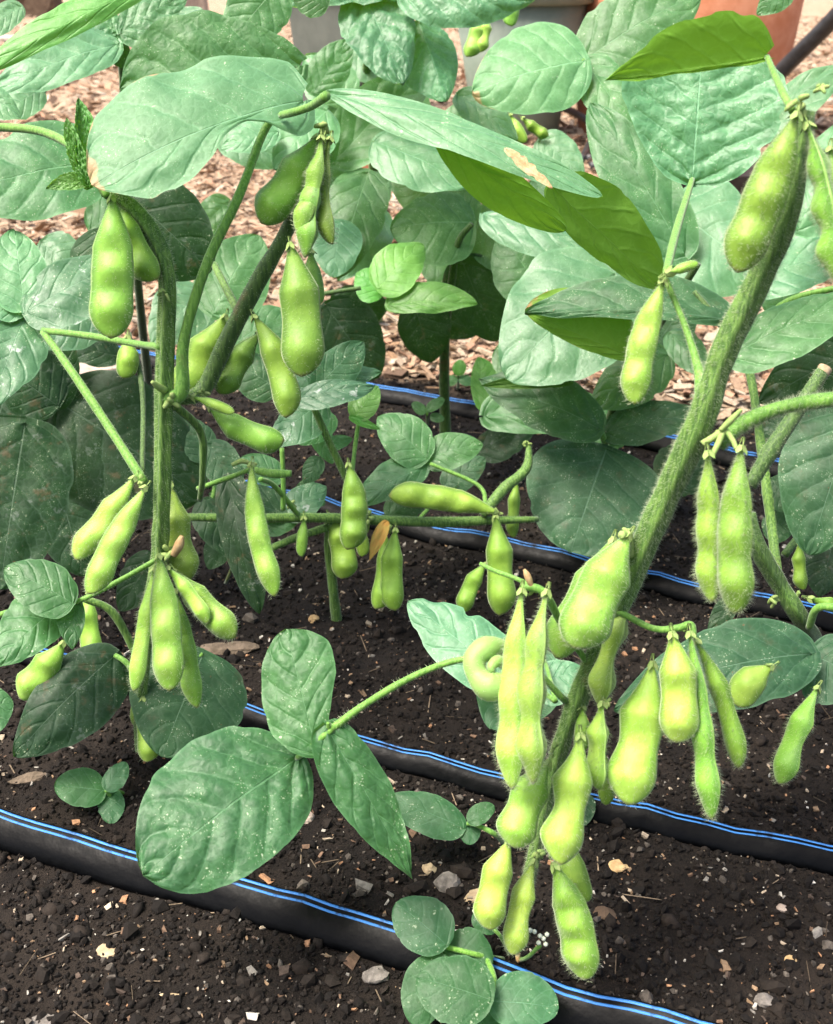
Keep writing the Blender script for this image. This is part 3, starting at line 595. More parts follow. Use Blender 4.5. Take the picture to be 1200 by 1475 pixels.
def node(pl, x, y, d, r=9, mat='calyx', n=5):           # knobbly raceme end where the pods hang: short tapering stubs
    V = []; Fc = []; c = P(x, y, d); R0 = r * d / F
    for _ in range(n):
        dr = Vector((random.gauss(0, .6), random.gauss(0, .6), random.gauss(.1, .7))).normalized(); o_ = c + Vector((random.gauss(0, .25), random.gauss(0, .25), random.gauss(0, .3))) * R0
        L = R0 * random.uniform(.7, 1.5); pts = [o_ + dr * (L * q) + Vector((0, 0, -L * .35 * q * q)) for q in (0, .3, .6, .85, 1)]
        v, f, _f = tube_pts(pts, [R0 * .32, R0 * .34, R0 * .30, R0 * .26, R0 * .08], 7); i = len(V); V += v; Fc += [tuple(z + i for z in q) for q in f]
    link('raceme_node', V, Fc, M[mat], pl)


# ================================================================== the big plant leaning towards the camera
R = plant('soybean plant with a thick fuzzy leaning stem and big clusters of bright plump pods', 738, 1385)
tube('stem', R, [root(738, 1388, 7), (752, 1310, .515, 8), (772, 1220, .505, 9), (800, 1100, .49, 11), (835, 1000, .475, 14), (885, 885, .455, 16), (925, 790, .44, 18), (968, 695, .425, 18.5), (1010, 602, .41, 19), (1045, 500, .40, 17.5), (1095, 398, .39, 18), (1135, 300, .38, 16), (1160, 160, .372, 13)], M['stem'], hair=15000, seg=26, n=90, ridge=.10, hl=(.0009, .0025))
node(R, 1155, 150, .368, 14); node(R, 1185, 125, .37, 10); node(R, 1042, 622, .405, 10); node(R, 905, 766, .435, 10); node(R, 985, 905, .44, 8); node(R, 770, 846, .44, 9); node(R, 962, 392, .425, 8)
tube('branch', R, [(1012, 600, .412, 14), (1012, 560, .415, 11), (1003, 520, .42, 7), (985, 465, .425, 5), (958, 400, .428, 5)], M['petiole'], hair=500)
tube('petiole', R, [(1035, 640, .41, 12), (1065, 614, .41, 12), (1110, 592, .405, 11), (1160, 580, .40, 11), (1230, 572, .39, 11)], M['petiole'], hair=1500, seg=12, hl=(.0012, .0026))
tube('pod_stalk', R, [(1012, 640, .405, 6), (1042, 622, .404, 5), (1052, 628, .402, 4), (1062, 648, .40, 4)], M['calyx'])
tube('pod_stalk', R, [(1042, 622, .404, 5), (1034, 640, .402, 5), (1026, 656, .40, 4)], M['calyx'])
tube('flower_stub', R, [(1038, 620, .403, 4), (1052, 606, .401, 5), (1068, 590, .40, 3)], M['calyx'])
tube('pod_stalk', R, [(905, 800, .438, 9), (905, 775, .434, 7), (895, 770, .43, 6)], M['calyx'])
tube('pod_stalk', R, [(890, 880, .45, 5), (940, 905, .445, 5), (975, 905, .44, 5), (995, 900, .438, 5), (1000, 915, .436, 4)], M['petiole'])
tube('pod_stalk', R, [(850, 960, .468, 5), (812, 905, .455, 5), (790, 862, .44, 6), (775, 848, .438, 6), (752, 845, .44, 6)], M['petiole'])
tube('tendril_stalk', R, [(770, 846, .44, 4), (740, 832, .445, 3.5), (712, 822, .45, 3.5), (692, 812, .455, 3)], M['petiole'])
tube('dry_stub', R, [(766, 845, .438, 3), (760, 830, .437, 5), (755, 820, .437, 2)], M['dry'])
FZ = 1900
pod(R, (1148, 165), (1062, 393), 70, .36, .012, 3, 12, 4, FZ, 'pod_green_shaded', pinch=.06, asym=0.2)
pod(R, (1163, 180), (1204, 405), 46, .362, -.004, 3, 74, 8, FZ, 'pod_green_shaded')
pod(R, (1196, 215), (1186, 300), 30, .40, .0, 1, 20, 0, 200, 'pod_green_shaded')
pod(R, (956, 405), (914, 583), 48, .422, .004, 3, 24, -6, 1100, 'pod', pinch=.07, asym=0.15)
pod(R, (962, 394), (1006, 379), 16, .42, .0, 1, 0, 2, 80, 'pod')
pod(R, (1020, 652), (1026, 868), 46, .398, .006, 3, 40, 4, FZ, 'pod_green_shaded', asym=0.35)
pod(R, (1068, 645), (1058, 885), 58, .392, .004, 3, 32, -12, FZ + 200, 'pod_green_shaded', pinch=.08, asym=-0.3)
pod(R, (884, 776), (800, 948), 62, .448, .006, 2, 15, 10, 1000, 'pod', pinch=.06, asym=0.4)
pod(R, (906, 770), (826, 934), 80, .432, -.004, 2, 8, -8, FZ, 'pod', pinch=.08, asym=-0.15)
pod(R, (912, 850), (862, 1016), 44, .452, .006, 2, 62, -10, 1000, 'pod', pinch=.22, asym=-0.1)
pod(R, (752, 850), (738, 1138), 50, .434, -.004, 3, 44, -4, FZ + 150, 'pod', pinch=.17, asym=0.2)
pod(R, (788, 852), (768, 1130), 50, .430, -.004, 3, 60, -14, FZ + 150, 'pod', pinch=.18, asym=-0.15)
pod(R, (940, 955), (904, 1160), 74, .452, -.006, 2, 5, 6, 1000, 'pod', pinch=.15, asym=0.2)
pod(R, (968, 912), (974, 1070), 60, .432, .0, 2, 12, 4, 1000, 'pod', pinch=.07, asym=-0.1)
pod(R, (994, 912), (1024, 1181), 42, .436, -.004, 3, 48, 0, FZ, 'pod_green_shaded', pinch=.15, asym=-0.1)
pod(R, (1002, 922), (1063, 1107), 34, .445, .0, 2, 30, 8, 1000, 'pod_green_shaded', pinch=.12, asym=-0.2)
pod(R, (868, 1012), (862, 1138), 40, .452, .0, 2, 58, -2, 500, 'pod', pinch=.1)
pod(R, (866, 1075), (872, 1160), 28, .475, .0, 1, 20, 0, 150, 'pod_green_shaded')
pod(R, (838, 1015), (832, 1085), 26, .475, .0, 1, 30, 0, 100, 'pod_green_shaded')
pod(R, (790, 1098), (742, 1222), 62, .452, -.004, 2, 10, -5, 1000, 'pod', pinch=.13, asym=0.2)
pod(R, (836, 1058), (806, 1246), 64, .440, -.006, 2, 0, 8, 1000, 'pod', pinch=.22, asym=0.3)
pod(R, (735, 1210), (706, 1340), 50, .462, -.002, 2, 5, -4, 320, 'pod', pinch=.08, asym=0.2)
pod(R, (770, 1240), (738, 1376), 40, .47, -.002, 2, 20, -8, 800, 'pod', pinch=.13, asym=-0.2)
pod(R, (798, 1245), (842, 1412), 60, .458, -.004, 3, 28, 12, 1000, 'pod_green_shaded', pinch=.05, asym=0.2)
pod(R, (826, 1212), (848, 1299), 46, .485, .0, 1, 10, -4, 200, 'pod_green_shaded')
# tightly curled pod
tube('pod', R, [(750, 934, .452, 6), (726, 932, .448, 11), (700, 934, .444, 18), (684, 950, .442, 17), (688, 972, .440, 15), (706, 988, .438, 22), (728, 982, .439, 16), (732, 964, .442, 8), (718, 952, .440, 9), (708, 960, .437, 7), (710, 968, .436, 3)], M['pod'], hair=420, seg=14, n=50)
pod(R, (1112, 960), (1064, 1019), 50, .50, .0, 1, 8, -6, 150, 'pod')
# small sprouting bits round the pods
node(R, 875, 1010, .452, 8, 'calyx', 6); node(R, 800, 1075, .46, 9, 'calyx', 5); node(R, 775, 1230, .475, 10, 'calyx', 6); node(R, 745, 1370, .50, 12, 'dry', 5)
# its leaves
leaf(R, (1105, 82), (872, 116), 10, 74, .42, pl=[(0, 3), (.2, 6), (.5, 7), (.8, 5), (1, 0)], pr=[(0, 15), (.03, 40), (.08, 58), (.28, 74), (.52, 67), (.63, 58), (.8, 33), (.93, 12), (1, 0)], a=.35, b=.05, mat='leaf_young', under=True, sag=-.02, cup=.10, quilt=.5, basem=.6, pet=[(1142, 160, .372, 6), (1125, 128, .385, 5.5)])
leaf(R, (997, 260), (1012, 62), 112, 128, .56, .42, 0, 'leaf_crinkled', pl=[(0, 0), (.02, 22), (.06, 40), (.2, 66), (.42, 95), (.65, 112), (.8, 105), (.92, 74), (.98, 35), (1, 0)], pr=[(0, 0), (.01, 25), (.04, 48), (.14, 80), (.36, 112), (.6, 128), (.78, 120), (.92, 88), (.98, 45), (1, 0)], sag=.02, cup=.10, quilt=2.2, tipm=.8, basem=.62, kx=.80, wave=.06, pet=[(960, 392, .43, 6), (975, 330, .48, 6)])
leaf(R, (428, 1092), (206, 1262), 118, 100, .47, .7, .08, 'leaf_quilted', sag=.06, cup=-.12, quilt=2.0, wave=.06, pet=[(478, 1050, .475, 5.5), (458, 1068, .474, 5.5)], seed=12.0,
     pl=[(0, 0), (.02, 24), (.08, 52), (.2, 80), (.4, 94), (.6, 92), (.78, 74), (.9, 50), (.96, 30), (1, 0)], pr=[(0, 0), (.02, 26), (.1, 66), (.25, 98), (.45, 112), (.65, 106), (.82, 80), (.93, 46), (.98, 22), (1, 0)])
leaf(R, (456, 1083), (412, 906), 54, 52, .485, .35, -.15, 'leaf_quilted', sag=.03, cup=-.14, quilt=1.1, wave=.06, seed=14.0, pl=[(0, 0), (.03, 18), (.12, 40), (.35, 60), (.55, 58), (.78, 46), (.93, 26), (.98, 13), (1, 0)], pr=[(0, 0), (.05, 10), (.2, 24), (.45, 44), (.65, 58), (.83, 56), (.94, 36), (.985, 16), (1, 0)], pet=[(472, 1058, .475, 3)])
leaf(R, (472, 1050), (594, 1266), 40, 46, .470, .05, .25, 'leaf_quilted', sag=.05, cup=-.12, quilt=1.1, wave=.06, tipm=1.0, basem=.45, kx=.72, seed=16.0, pet=[(474, 1054, .475, 3)])
tube('petiole', R, [(815, 1010, .475, 5), (745, 945, .465, 5), (665, 950, .468, 5), (600, 972, .472, 5), (530, 1012, .475, 5.5), (478, 1050, .475, 6)], M['petiole'], hair=500, n=40)
leaf(R, (735, 985), (588, 866), 46, 52, .54, .8, 0, 'leaf_pale', sag=.03, quilt=.3, tipm=.6, chew=.5, pet=[(800, 1010, .49, 4)])
leaf(R, (775, 935), (706, 1050), 66, 62, .555, .7, 0, 'leaf_pale', sag=.04, quilt=.3, tipm=.6, basem=.5, pet=[(800, 1010, .49, 4)])
leaf(R, (770, 985), (842, 965), 26, 40, .53, .7, 0, 'leaf_pale', sag=.04, quilt=.3, tipm=.6)

# ================================================================== the upright plant on the left
Lp = plant('soybean plant with upright ridged stem, brown-edged drooping top leaf and pods along it', 205, 1092)
tube('stem', Lp, [root(205, 1095, 8), (203, 1010, .615, 9), (212, 905, .595, 10), (230, 800, .575, 11), (235, 690, .56, 12), (237, 570, .545, 13), (240, 480, .535, 13), (241, 400, .525, 12), (224, 345, .52, 13), (190, 300, .515, 13), (158, 280, .51, 10)], M['stem'], hair=6500, seg=26, n=80, ridge=.16)
tube('branch', Lp, [(240, 575, .545, 12), (262, 562, .54, 10), (265, 490, .535, 8), (298, 380, .525, 7.5), (345, 280, .525, 7), (380, 190, .54, 6), (410, 150, .54, 5)], M['petiole'], hair=500)
tube('branch', Lp, [(258, 575, .56, 9), (292, 562, .57, 12), (325, 495, .565, 13), (372, 405, .555, 12), (412, 335, .545, 11), (448, 250, .535, 8), (466, 190, .53, 6)], M['stem_dark'], hair=900, seg=14)
tube('branch', Lp, [(345, 452, .56, 7), (328, 420, .57, 6), (308, 380, .58, 5)], M['stem'])
tube('branch', Lp, [(362, 450, .565, 4), (385, 480, .57, 4), (420, 520, .58, 3.5)], M['stem'])
for q in ((465, 183, .527, 12), (248, 577, .54, 14), (205, 694, .555, 10), (248, 795, .57, 13), (362, 670, .585, 8), (233, 420, .52, 7), (292, 566, .555, 9)): node(Lp, *q)
pod(Lp, (162, 285), (160, 488), 66, .498, .002, 3, 14, 4, 1000, 'pod_green_shaded', pinch=.03, plump=.5, asym=0.1)
pod(Lp, (172, 288), (228, 402), 46, .512, .004, 2, 20, -4, 250, 'pod_green_shaded', pinch=.06)
pod(Lp, (458, 196), (376, 322), 58, .528, .004, 2, 18, 6, 800, 'pod_green_shaded', pinch=.1)
pod(Lp, (463, 198), (430, 336), 34, .518, .0, 2, 50, 8, 800, 'pod_green_shaded', pinch=.14)
pod(Lp, (466, 200), (440, 372), 36, .522, .0, 3, 60, -8, 800, 'pod_green_shaded', pinch=.14)
pod(Lp, (476, 200), (480, 352), 31, .522, .0, 2, 50, -10, 800, 'pod_green_shaded', pinch=.2)
pod(Lp, (472, 200), (450, 330), 26, .530, .0, 2, 20, -8, 200, 'pod_green_shaded', pinch=.14)
pod(Lp, (418, 352), (434, 543), 66, .520, .0, 2, 6, 6, 800, 'pod_green_shaded', pinch=.07, plump=.5, asym=-0.05)
pod(Lp, (448, 362), (462, 438), 32, .56, .0, 1, 10, 0, 120, 'pod_green_shaded')
pod(Lp, (440, 400), (452, 492), 30, .55, .0, 2, 20, 0, 120, 'pod_green_shaded')
pod(Lp, (366, 456), (412, 602), 44, .535, .0, 2, 14, 6, 300, 'pod_green_shaded', pinch=.06)
pod(Lp, (325, 455), (262, 582), 58, .575, .0, 2, 12, 6, 200, 'pod_green_shaded', pinch=.06)
pod(Lp, (374, 480), (316, 568), 40, .58, .0, 2, 15, -8, 200, 'pod_green_shaded', pinch=.05)
pod(Lp, (302, 586), (410, 634), 42, .555, -.004, 2, 10, -6, 300, 'pod_green_shaded', pinch=.06)
pod(Lp, (278, 572), (338, 594), 17, .545, .0, 1, 0, 2, 120, 'pod')
pod(Lp, (194, 688), (108, 806), 40, .540, -.004, 2, 22, 6, 1000, 'pod', pinch=.06, asym=0.35)
pod(Lp, (210, 702), (126, 856), 42, .532, -.004, 3, 22, -8, 1000, 'pod', pinch=.06, asym=-0.35)
pod(Lp, (246, 696), (266, 842), 50, .582, .0, 2, 15, -8, 1000, 'pod', pinch=.12, asym=-0.3)
pod(Lp, (229, 800), (244, 996), 50, .548, -.004, 3, 30, 2, 1100, 'pod', pinch=.05, asym=0.0)
pod(Lp, (222, 820), (192, 996), 30, .565, .0, 2, 45, -2, 800, 'pod', pinch=.08)
pod(Lp, (252, 850), (284, 1020), 36, .562, .0, 3, 40, 4, 1000, 'pod', pinch=.12)
pod(Lp, (250, 822), (340, 918), 44, .555, -.004, 2, 20, -8, 1000, 'pod', pinch=.05)
pod(Lp, (242, 818), (300, 898), 26, .552, -.004, 2, 40, 0, 300, 'pod', pinch=.05)
pod(Lp, (363, 668), (396, 860), 36, .575, -.006, 3, 26, -14, 1000, 'pod', pinch=.06)
pod(Lp, (184, 485), (178, 545), 34, .60, .0, 1, 10, 0, 100, 'pod_green_shaded')
pod(Lp, (206, 1005), (212, 1098), 34, .61, .0, 2, 15, 0, 150, 'pod', pinch=.05)
pod(Lp, (204, 960), (200, 1050), 24, .63, .0, 2, 15, 0, 100, 'pod_green_shaded', pinch=.05)
pod(Lp, (130, 850), (142, 950), 34, .64, .0, 2, 30, -4, 100, 'pod_green_shaded', pinch=.05)
pod(Lp, (92, 925), (28, 1006), 46, .60, .0, 2, 10, 8, 200, 'pod', pinch=.05)
# stipules, stubs and thin stalks
tube('petiole', Lp, [(240, 798, .57, 4), (180, 832, .565, 4), (122, 862, .56, 4), (100, 868, .56, 4)], M['petiole'], hair=150)
tube('petiole', Lp, [(104, 866, .56, 4), (40, 874, .57, 4), (-30, 895, .58, 4)], M['petiole'])
tube('petiole', Lp, [(208, 695, .555, 7), (160, 620, .57, 6.5), (100, 530, .585, 6), (62, 478, .60, 5)], M['petiole'], hair=250)
tube('petiole', Lp, [(232, 500, .535, 6), (195, 495, .56, 5), (130, 484, .58, 5), (62, 476, .60, 4.5)], M['petiole'], hair=100)
tube('petiole', Lp, [(285, 704, .60, 4), (330, 688, .59, 4), (360, 676, .585, 4)], M['petiole'], hair=80)
tube('flower_stub', Lp, [(362, 676, .585, 5), (392, 682, .58, 7), (420, 682, .58, 5)], M['petiole'], hair=80)
tube('flower_stub', Lp, [(362, 668, .585, 3), (348, 664, .583, 4), (334, 670, .582, 3)], M['calyx'])
tube('flower_stub', Lp, [(250, 800, .568, 5), (258, 785, .566, 7), (262, 772, .565, 3)], M['dry'])
tube('stub', Lp, [(238, 562, .54, 5), (228, 557, .536, 5), (219, 550, .532, 2.5)], M['calyx'])
tube('branch', Lp, [(205, 690, .56, 4), (205, 560, .60, 4), (185, 480, .61, 4)], M['stem_dark'])
tube('branch', Lp, [(240, 575, .545, 6), (288, 620, .57, 6), (292, 680, .585, 5), (288, 720, .60, 4)], M['stem'])
tube('branch', Lp, [(120, 862, .60, 5), (160, 880, .605, 6), (190, 930, .615, 6), (202, 960, .617, 5)], M['stem'])
tube('petiole', Lp, [(405, 166, .51, 5), (425, 161, .498, 6), (448, 153, .49, 6), (470, 138, .475, 7)], M['petiole'])
# leaves of its top
leaf(Lp, (437, 146), (132, 266), 58, 104, .505, .95, 0, 'leaf_scorched', sag=.07, cup=-.10, quilt=.35, wave=.04, seed=3.3,
     pl=[(0, 0), (.02, 26), (.06, 43), (.12, 47), (.18, 38), (.25, 20), (.33, 11), (.43, 20), (.52, 42), (.65, 58), (.77, 58), (.9, 34), (.97, 14), (1, 0)], pr=[(0, 20), (.04, 62), (.22, 88), (.48, 104), (.72, 106), (.88, 92), (.96, 58), (1, 20)])
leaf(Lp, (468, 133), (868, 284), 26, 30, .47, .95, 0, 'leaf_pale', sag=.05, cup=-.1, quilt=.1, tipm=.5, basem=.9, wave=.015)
leaf(Lp, (622, 190), (817, 332), 26, 40, .484, .35, 0, 'leaf_young', True, sag=-.02, cup=.06, quilt=.4, tipm=.55, basem=.8, kx=.95, wave=.03)
leaf(Lp, (798, 270), (956, 418), 62, 34, .52, .4, 0, 'leaf', True, sag=-.03, cup=.06, quilt=.4, tipm=.6, basem=.5)
leaf(Lp, (730, 216), (796, 272), 9, 8, .448, .7, 0, 'leaf_scorch_patch', sag=.02, quilt=.6, tipm=.6, name='scorched_patch', chew=.8)
leaf(Lp, (103, 868), (6, 818), 40, 40, .555, 1.0, 0, 'leaf', sag=.05, quilt=.5, tipm=.6)
leaf(Lp, (92, 868), (-8, 962), 34, 50, .56, .9, 0, 'leaf', sag=.07, quilt=.7, tipm=.8)
leaf(Lp, (108, 864), (104, 936), 16, 26, .555, .6, .3, 'leaf', sag=.05, quilt=.4, tipm=.8)
leaf(Lp, (-50, 1030), (19, 1010), 38, 42, .55, .9, 0, 'leaf', sag=.06, quilt=.4, tipm=.6)
leaf(Lp, (166, 944), (20, 1090), 62, 50, .60, .25, -.1, 'leaf_dark', sag=.12, cup=-.22, quilt=.3, tipm=.7, pet=[(203, 985, .612, 5)])
leaf(Lp, (292, 942), (232, 1090), 88, 84, .615, .35, .1, 'leaf_dull', sag=.06, cup=-.08, quilt=.3, tipm=.6, basem=.45, pet=[(204, 1030, .617, 4)])
# curled young shoot tip
leaf(Lp, (125, 268), (112, 142), 16, 20, .515, .3, .3, 'leaf_young', sag=.05, cup=.5, quilt=3.2, tipm=.7, N_=12, fold=.5)
leaf(Lp, (128, 266), (96, 170), 12, 14, .51, .3, -.3, 'leaf_young', sag=.05, cup=.5, quilt=3.2, tipm=.7, N_=12, fold=.5)
leaf(Lp, (128, 262), (66, 272), 12, 14, .512, .6, 0, 'leaf_young', sag=.08, cup=.3, quilt=1.0, pet=[(150, 282, .512, 4)])
tube('petiole', Lp, [(155, 283, .51, 6), (118, 224, .52, 6), (62, 190, .54, 6), (-20, 182, .56, 6)], M['petiole'], hair=100)

# ================================================================== low plant in the middle with the horizontal branch
Mp = plant('low soybean plant with a horizontal branch of small pods over the dark soil', 485, 900)
tube('stem', Mp, [root(486, 902, 8), (480, 850, .758, 7), (474, 790, .745, 7), (475, 750, .735, 7)], M['stem'], hair=200)
tube('branch', Mp, [(270, 745, .70, 6), (360, 746, .71, 7), (475, 746, .73, 7), (560, 750, .745, 8), (640, 752, .755, 8), (700, 750, .76, 7), (775, 748, .77, 4)], M['stem'], hair=700)
tube('branch', Mp, [(530, 747, .738, 8), (505, 700, .72, 6), (478, 645, .705, 5.5), (450, 582, .69, 5)], M['stem'], hair=300)
tube('branch', Mp, [(695, 742, .755, 7), (725, 705, .76, 8), (758, 675, .765, 7), (762, 640, .77, 4)], M['stem'], hair=200)
tube('branch', Mp, [(390, 790, .72, 5), (425, 775, .73, 6), (470, 760, .735, 6)], M['stem'])
tube('petiole', Mp, [(408, 735, .70, 4), (408, 690, .695, 3.5), (406, 645, .69, 3.5)], M['petiole'])
tube('petiole', Mp, [(505, 700, .73, 3.5), (512, 640, .74, 3), (518, 600, .745, 3)], M['petiole'])
tube('petiole', Mp, [(430, 742, .71, 4), (395, 700, .69, 4), (375, 690, .67, 3.5)], M['petiole'])
tube('petiole', Mp, [(700, 735, .76, 3.5), (690, 700, .77, 3), (620, 668, .78, 3)], M['petiole'])
for q in ((530, 748, .73, 12), (560, 760, .74, 9), (715, 742, .75, 10), (420, 725, .71, 8), (757, 640, .768, 6)): node(Mp, *q)
pod(Mp, (502, 668), (500, 792), 42, .700, .0, 3, 8, 4, 250, 'pod_green_shaded', pinch=.07)
pod(Mp, (474, 742), (492, 834), 40, .735, .0, 2, 8, 6, 120, 'pod_green_shaded', pinch=.04)
pod(Mp, (512, 755), (522, 802), 22, .735, .0, 1, 8, 0, 60, 'pod_green_shaded')
pod(Mp, (552, 765), (540, 877), 33, .735, .0, 2, 10, 6, 160, 'pod_green_shaded', pinch=.06)
pod(Mp, (570, 762), (570, 880), 36, .730, .0, 2, 8, -2, 160, 'pod_green_shaded', pinch=.06)
leaf(Mp, (556, 752), (532, 808), 10, 10, .722, .3, 0, 'yellow_bract', sag=.1, cup=.2, quilt=.3)
pod(Mp, (716, 738), (560, 714), 40, .735, .0, 3, 8, -4, 280, 'pod_green_shaded', pinch=.05)
pod(Mp, (714, 742), (720, 887), 44, .745, .0, 2, 8, -2, 200, 'pod_green_shaded', pinch=.10)
pod(Mp, (700, 812), (668, 882), 28, .75, .0, 2, 10, -4, 120, 'pod_green_shaded', pinch=.06)
pod(Mp, (438, 745), (434, 802), 18, .71, .0, 1, 20, 2, 60, 'pod_green_shaded')
pod(Mp, (745, 690), (740, 775), 20, .775, .0, 2, 10, 0, 60, 'pod_green_shaded')
for a_ in [((452, 562), (524, 492), 28, 34, .70, .5, .2, 'leaf_dull'), ((455, 562), (550, 536), 22, 16, .71, 1.0, 0, 'leaf_stained'), ((430, 574), (540, 556), 16, 24, .685, .9, 0, 'leaf_stained'),
           ((450, 562), (398, 492), 30, 42, .72, .9, 0, 'leaf_stained'), ((465, 580), (388, 640), 36, 26, .70, .9, 0, 'leaf_stained'),
           ((512, 602), (545, 556), 22, 20, .74, .7, 0, 'leaf_young'), ((505, 600), (548, 618), 5, 8, .735, .2, 0, 'leaf_young'), ((470, 640), (508, 632), 10, 12, .74, .2, 0, 'leaf'), ((480, 600), (430, 640), 20, 24, .76, .2, .1, 'leaf'),
           ((614, 660), (544, 600), 34, 36, .79, .85, 0, 'leaf'), ((612, 662), (696, 640), 28, 26, .79, .8, 0, 'leaf'), ((612, 672), (512, 728), 22, 32, .775, .95, 0, 'leaf'), ((590, 680), (640, 640), 20, 20, .80, .4, 0, 'leaf_dull'),
           ((410, 740), (300, 712), 20, 30, .735, .8, 0, 'leaf_dull'), ((412, 742), (470, 700), 24, 26, .74, .8, 0, 'leaf_stained'), ((375, 760), (432, 748), 8, 18, .735, .6, 0, 'leaf_scorched'),
           ((330, 690), (374, 884), 36, 28, .655, .05, -.3, 'leaf_dark'), ((300, 640), (345, 720), 30, 26, .70, .4, 0, 'leaf_dull'), ((295, 720), (330, 800), 20, 30, .72, .3, 0, 'leaf_dull'), ((460, 660), (440, 700), 14, 16, .76, .2, 0, 'leaf_dull')]:
    leaf(Mp, *a_, sag=.07, quilt=.4, tipm=.65, res=.7)

# ================================================================== plant on the dark bare stem, just behind the second tape
Bp = plant('soybean plant on a dark bare stem with a bright young leaf trio', 642, 648)
tube('stem', Bp, [root(642, 652, 8), (641, 600, 1.03, 8), (640, 540, 1.0, 7.5), (642, 470, .97, 7), (650, 410, .94, 6), (660, 350, .91, 5), (680, 322, .90, 4)], M['stem_dark'])
tube('petiole', Bp, [(650, 430, .95, 4), (600, 425, .92, 3.5), (560, 420, .90, 3.5)], M['petiole'])
tube('petiole', Bp, [(520, 415, .87, 3), (485, 420, .87, 3.5), (440, 428, .88, 3.5)], M['stem_dark'])
for a_ in [((545, 415), (610, 352), 36, 34, .88, .9, 0, 'leaf_young'), ((550, 425), (514, 392), 26, 26, .89, .9, 0, 'leaf_young'), ((560, 440), (688, 438), 32, 16, .87, .9, 0, 'leaf_young'),
           ((680, 320), (562, 330), 62, 48, .92, .8, 0, 'leaf'), ((680, 318), (632, 262), 26, 30, .93, .8, 0, 'leaf'), ((690, 320), (770, 390), 40, 45, .94, .5, 0, 'leaf'),
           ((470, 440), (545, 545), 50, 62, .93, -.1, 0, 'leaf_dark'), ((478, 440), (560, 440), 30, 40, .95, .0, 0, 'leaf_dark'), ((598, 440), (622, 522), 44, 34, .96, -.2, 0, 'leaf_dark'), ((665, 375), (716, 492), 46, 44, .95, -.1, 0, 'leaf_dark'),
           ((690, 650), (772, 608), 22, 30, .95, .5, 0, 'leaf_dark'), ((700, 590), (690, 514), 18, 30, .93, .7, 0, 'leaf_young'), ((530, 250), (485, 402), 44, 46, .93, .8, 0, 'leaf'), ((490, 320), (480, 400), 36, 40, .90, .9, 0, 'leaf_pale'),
           ((600, 440), (690, 480), 40, 30, 1.0, .0, 0, 'leaf_dark')]:
    leaf(Bp, *a_, sag=.06, quilt=.45, tipm=.6, res=.7)
# ================================================================== broad dull leaves behind the fuzzy stem
Dp = plant('soybean plant with broad dull grey-green leaves behind the thick fuzzy stem', 905, 742)
tube('stem', Dp, [root(905, 745, 8), (890, 690, .87, 8), (880, 600, .82, 7), (930, 500, .76, 6), (980, 420, .72, 6), (1005, 380, .70, 5)], M['stem_dark'])
tube('petiole', Dp, [(878, 680, .85, 4.5), (872, 640, .80, 4.5), (862, 615, .78, 4)], M['petiole'])
for a_ in [((873, 648), (822, 796), 108, 98, .78, .55, 0, 'leaf_dull', .45), ((862, 618), (690, 546), 40, 44, .78, .85, 0, 'leaf_dull', .7), ((874, 622), (1016, 596), 32, 30, .79, .85, 0, 'leaf_dull', .7),
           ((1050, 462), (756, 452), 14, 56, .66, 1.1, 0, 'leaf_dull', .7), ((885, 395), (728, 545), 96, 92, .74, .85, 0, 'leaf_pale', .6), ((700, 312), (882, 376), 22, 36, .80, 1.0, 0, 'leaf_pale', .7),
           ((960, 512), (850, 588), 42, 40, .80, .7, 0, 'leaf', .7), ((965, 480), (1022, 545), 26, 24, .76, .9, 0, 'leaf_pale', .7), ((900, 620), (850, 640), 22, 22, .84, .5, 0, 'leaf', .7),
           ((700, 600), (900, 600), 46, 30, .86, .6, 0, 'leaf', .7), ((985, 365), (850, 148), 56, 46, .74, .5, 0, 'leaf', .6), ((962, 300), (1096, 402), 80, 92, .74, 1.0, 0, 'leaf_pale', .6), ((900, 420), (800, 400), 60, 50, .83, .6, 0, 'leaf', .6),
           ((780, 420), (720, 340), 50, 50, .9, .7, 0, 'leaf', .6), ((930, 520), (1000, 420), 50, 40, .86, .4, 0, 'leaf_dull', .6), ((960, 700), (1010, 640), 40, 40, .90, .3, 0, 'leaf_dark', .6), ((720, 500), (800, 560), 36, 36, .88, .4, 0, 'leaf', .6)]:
    leaf(Dp, *a_[:-1], sag=.06, quilt=.7, tipm=a_[-1], res=.8)
leaf(Dp, (905, 512), (756, 446), 18, 66, .675, .1, 0, 'leaf_scorched', True, sag=-.04, cup=.15, quilt=.4, tipm=.5, basem=.45, kx=.9)
leaf(Dp, (820, 552), (692, 556), 6, 16, .775, .1, 0, 'leaf_dull', True, sag=-.04, quilt=.2, tipm=.8)
# ================================================================== plant at the right with the cut-off stem
Ep = plant('soybean plant with a cut-off stem stub and quilted dark leaf with a hole', 1185, 935)
tube('stem', Ep, [root(1190, 945, 9), (1160, 900, .62, 12), (1122, 840, .60, 12), (1090, 785, .585, 12), (1078, 740, .58, 10)], M['stem'], hair=500, ridge=.15, seg=16)
tube('branch', Ep, [(1122, 845, .60, 7), (1112, 760, .615, 7), (1103, 690, .62, 7), (1085, 560, .64, 6), (1070, 505, .66, 6)], M['stem'], ridge=.15, seg=14)
tube('branch', Ep, [(1080, 700, .56, 10), (1110, 650, .56, 12), (1150, 590, .565, 11), (1187, 533, .57, 10)], M['stem_dark'], hair=700, seg=14)
tube('cut_end', Ep, [(1184, 538, .5695, 10), (1189, 530, .570, 10.5)], M['straw'], seg=14, wob=0)
tube('branch', Ep, [(1000, 420, .66, 4), (1025, 450, .655, 5), (1040, 470, .65, 5)], M['stem_dark'])
